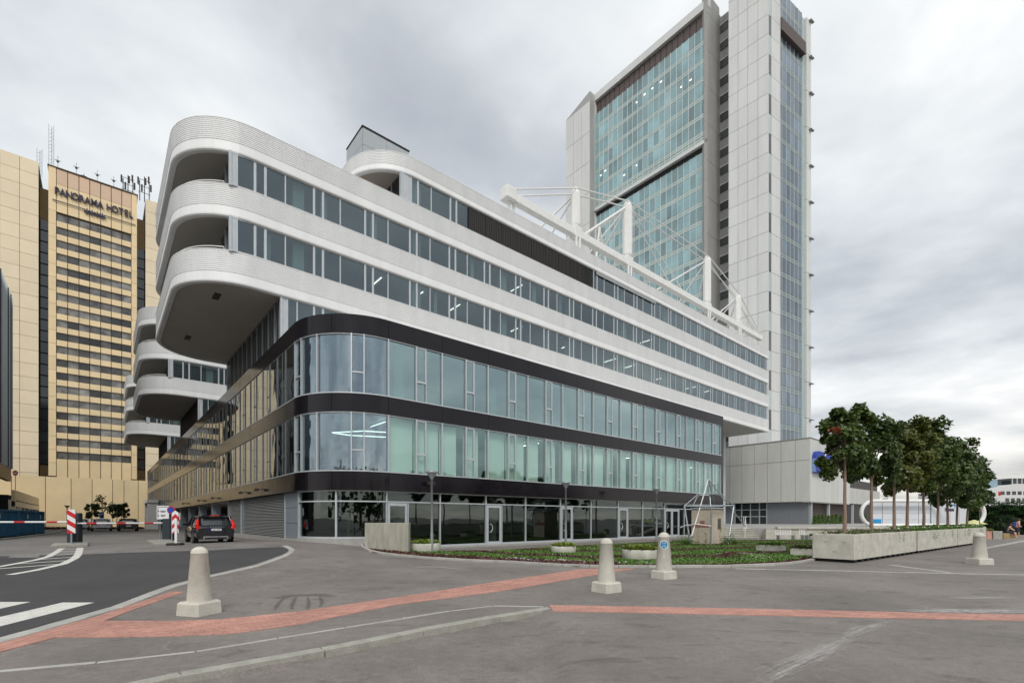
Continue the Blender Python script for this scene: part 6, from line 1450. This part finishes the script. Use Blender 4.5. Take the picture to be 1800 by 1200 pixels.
# parking sign and trees before the hotel
for px, Y, top, bot, r_, lm, lab, n_ in ((160.5, 74, 884, 910, 1.05, L_t3, 'round dark tree left of the parking sign', 1300), (180, 77, 869, 900, 1.5, L_t2, 'tall sparse tree behind the parking sign', 420), (205.5, 74, 883, 909, 1.0, L_t3, 'dark tree just right of the parking sign', 1200), (214, 75, 884, 908, 1.05, L_t3, 'dark tree nearest the side facade', 1200)):
    x = rr(px)*Y; z = g(x, Y); tree(x, Y, z, zat(bot, Y), zat(top, Y), r_, lab, lm, n_, .28, (0, 0), .07, group='trees before the hotel podium', name='street_tree', clump=18)
Y = 66; x = rr(178.5)*Y; z = g(x, Y); ps = thing('parking_sign', 'blue square parking sign on a post between the small trees', 'sign', (x, Y, z), rot=0, uv=False); zc = zat(905, Y)-z
mb = MB(); mb.tube((0, .05, 0), (0, .05, zc+.5), .04, 8); mb.build('post', M_steel, ps); mb = MB(); mb.bbox(-.32, .32, 0, .03, zc-.38, zc+.42, .01); mb.build('sign_plate', M_blue, ps); text_part('letter', 'P', .62, M_wp, ps, (0, -.01, zc+.06), (R(90), 0, 0), .005); mb = MB(); mb.bbox(-.28, .28, 0, .03, zc-.75, zc-.42, .01); mb.build('lower_plate', M_wp, ps)
patch('far_planting_strip', [tuple(W(-9, 92)), tuple(W(5, 92)), tuple(W(5, 96)), tuple(W(-9, 96))], .06, M_soil, 1.5)
mb = MB()
for k in range(900): u, v = random.uniform(-9, 5), random.uniform(92, 96); p = W(u, v); tuft(mb, p.x, p.y, g(p.x, p.y)+.05, .4, 3, .6)
tag(mb.build('low_street_shrubs', L_r), 'low reddish shrubs along the foot of the hotel wall', 'shrubs', kind='stuff')
# white portal by the side facade
uP, YP_ = on_u(270, U0-.5)[0], on_u(270, U0-.5)[1]; t_ = thing('entrance_portal', 'white framed portal standing out from the side facade', 'portal', (U0-.5, uP, 0)); zt_ = zat(884, YP_)
for a, b in ((-2.0, -1.6), (1.6, 2.0)): mb = MB(); mb.box(U0-1.6, U0-.1, uP+a*2, uP+b*2, -.5, zt_); mb.build('jamb', M_wsteel, t_)
mb = MB(); mb.box(U0-1.7, U0-.05, uP-4.2, uP+4.2, zt_, zt_+.5); mb.build('lintel', M_wsteel, t_)
# ---- cars
M_tyre = mat('tyre', (.018, .018, .018), .8); M_rim = mat('alloy_rim', (.5, .5, .52), .3, .8); M_cg = mat('car_glass', (.02, .024, .026), .05, 0, spec=.9, coat=.5); M_tail = mat('lit_tail_light', (.5, .01, .01), .2, emit=((1, .04, .02), .12)); M_tail0 = mat('tail_light', (.35, .01, .01), .15)
def car(loc, heading, paint, lab, kind, lit=False, plate=True, group=None):
    t_ = thing('parked_car', lab, 'car', loc, group, heading, False)       # +x is forward
    L, Wd, H = (4.64, 1.87, 1.54) if kind == 'estate' else (4.5, 1.85, 1.43)
    def loft(sts, name, m_, n=1):
        mb = MB(); vs = []; 
        for x, pr in sts: vs += [(x, y, z) for y, z in pr]+[(x, -y, z) for y, z in reversed(pr)]
        m = 2*len(sts[0][1]); fs = [(i*m+j, (i+1)*m+j, (i+1)*m+(j+1) % m, i*m+(j+1) % m) for i in range(len(sts)-1) for j in range(m)]; mb.add(vs, fs, True); mb.add(vs[:m], [tuple(range(m))]); mb.add(vs[-m:], [tuple(range(m-1, -1, -1))]); o = mb.build(name, m_, t_)
        bv = o.modifiers.new('b', 'BEVEL'); bv.width = .04; bv.segments = 2; bv.limit_method = 'ANGLE'; bv.angle_limit = R(35); return o
    h = Wd/2
    def sec(hw, zb, zsh, k=1.0): return [(hw*.80, zb), (hw*.97, zb+.08), (hw, zb+.32), (hw*.985, zsh-.12), (hw*.90, zsh), (hw*.4, zsh+.015)]
    b = L/2; zs = .98 if kind == 'estate' else .93
    loft([(-b, sec(h*.86, .36, zs-.14)), (-b+.10, sec(h*.96, .30, zs-.02)), (-b+.45, sec(h, .24, zs)), (-.6, sec(h, .22, zs-.01)), (b-1.5, sec(h, .22, zs-.05)), (b-.6, sec(h*.97, .24, zs-.14)), (b-.12, sec(h*.86, .30, zs-.30)), (b, sec(h*.72, .36, zs-.38))], 'body', paint)
    rf = H; rear_top = -b+(.55 if kind == 'estate' else 1.25); rb = -b+(.16 if kind == 'estate' else .45)
    def gsec(hw, zt2): return [(hw*1.0, zs-.04), (hw*.97, zs+.02), (hw*.80, zt2-.10), (hw*.70, zt2-.03), (hw*.35, zt2)]
    loft([(rb, gsec(h*.86, zs+.03)), (rear_top, gsec(h*.90, rf-.02)), (-.3, gsec(h*.93, rf)), (.55, gsec(h*.92, rf-.04)), (b-1.25, gsec(h*.88, zs+.0))], 'cabin_glass', M_cg)
    loft([(rear_top-.10, [(h*.74, rf-.12), (h*.72, rf-.06), (h*.6, rf-.005), (h*.3, rf+.015)]), (-.3, [(h*.76, rf-.12), (h*.74, rf-.06), (h*.62, rf+.0), (h*.3, rf+.02)]), (.6, [(h*.75, rf-.16), (h*.73, rf-.10), (h*.6, rf-.035), (h*.3, rf-.02)])], 'roof', paint)
    for sy in (1, -1):
        for x, zz0, x2_, zz1 in ((rb+.05, zs-.02, rear_top, rf-.08), (-.25, zs, -.28, rf-.06), (.85, zs, .5, rf-.10)):
            mb = MB(); w0 = h*.935 if x > -1 else h*.90; w1 = h*.775; mb.tube((x, sy*w0, zz0), (x2_, sy*w1, zz1), .05 if x > -1 else .09, 6); mb.build('pillar', paint, t_)
        for x in (-b+.88, b-.92):
            mb = MB(); mb.lathe([(.335, -.11), (.35, -.07), (.35, .07), (.335, .11)], (0, 0, 0), 24); o = mb.build('tyre', M_tyre, t_); o.location = (x, sy*(h-.11), .34); o.rotation_euler = (R(90), 0, 0)
            mb = MB(); mb.lathe([(.235, -.115), (.235, .115)], (0, 0, 0), 20); o2 = mb.build('rim', M_rim, t_); o2.location = (x, sy*(h-.107), .34); o2.rotation_euler = (R(90), 0, 0)
            mb = MB(); mb.lathe([(.40, -.02), (.40, .02)], (0, 0, 0), 20); o3 = mb.build('wheel_arch', M_tyre, t_); o3.location = (x, sy*(h-.012), .38); o3.rotation_euler = (R(90), 0, 0)
        mb = MB(); mb.bbox(.72, .92, sy*(h+.12)-.10, sy*(h+.12)+.10, zs-.02, zs+.13, .03); mb.build('wing_mirror', paint, t_)
        ml = M_tail if lit else M_tail0
        if kind == 'estate':
            mb = MB(); mb.tube((-b+.05, sy*h*.83, zs-.18), (-b+.05, sy*h*.93, zs-.02), .09, 8, .10); mb.tube((-b+.06, sy*h*.93, zs-.02), (-b+.30, sy*h*.84, zs+.32), .10, 8, .05); mb.build('tail_light', ml, t_)
        else: mb = MB(); mb.bbox(-b-.005, -b+.2, sy*h*.66-.24, sy*h*.66+.24, zs-.22, zs-.12, .02); mb.build('tail_light', ml, t_)
        mb = MB(); mb.tube((-b+.06, sy*.55, .30), (-b-.02, sy*.55, .30), .04, 8); mb.build('exhaust', M_rim, t_)
    if lit: piece('brake_light', M_tail, t_, (rear_top-.16, 0, rf-.015), (.06, .42, .045)); 
    piece('bumper_strip', M_rim if kind == 'estate' else M_rub, t_, (-b-.012, 0, .38), (.05, 1.15, .05)); piece('bumper_base', M_rub, t_, (-b+.03, 0, .31), (.08, 1.45, .14))
    piece('spoiler', paint, t_, (rear_top-.12, 0, rf-.05), (.22, 1.15, .035)) if kind == 'estate' else None
    if plate:
        piece('licence_plate', M_wp, t_, (-b-.015, 0, zs-.22 if kind == 'estate' else .62), (.02, .52, .11)); piece('plate_blue_band', M_blue, t_, (-b-.02, .235, zs-.22 if kind == 'estate' else .62), (.02, .05, .11))
        if kind == 'estate':
            text_part('plate_number', '5A2 1978', .095, M_ink, t_, (-b-.027, -.02, zs-.22), (R(90), 0, R(-90)), .002)
            for k in range(5): piece('badge_letter', M_rim, t_, (-b-.005, -.24+k*.12, zs-.07), (.02, .05, .03))
    return t_
hd = math.atan2(0.7613, -0.6484)
p = W(4.75, 30.2+2.32); x0, y0 = p.x, p.y
M_navy = mat('black_navy_car_paint', (.010, .011, .018), .18, .3, var=.05, coat=1.0); M_wcar = mat('white_car_paint', (.62, .63, .64), .25, .1, var=.03, coat=.8); M_bcar = mat('black_car_paint', (.012, .013, .014), .2, .2, var=.05, coat=1.0)
car((x0, y0, g(x0, y0)), hd, M_navy, 'black estate car with lit tail lights waiting beside the shutters', 'estate', True)
for px, py, m_, lab, k_ in ((178.5, 936, M_wcar, 'white saloon car parked facing the hotel wall', 's'), (226, 936, M_bcar, 'black saloon car parked right of the white one', 's'), (139.5, 934, M_wcar, 'pale car mostly hidden behind the barrier posts', 's')):
    x, y = P(px, py); Yr = 55 if px != 139.5 else 58; x = rr(px)*Yr; p = Vector((x, Yr))+VH*2.2; car((p.x, p.y, g(p.x, p.y)), hd, m_, lab, 'saloon', group='cars parked at the end of the street')
# manhole covers
for px, py, lab in ((483, 948, 'round'),): pass
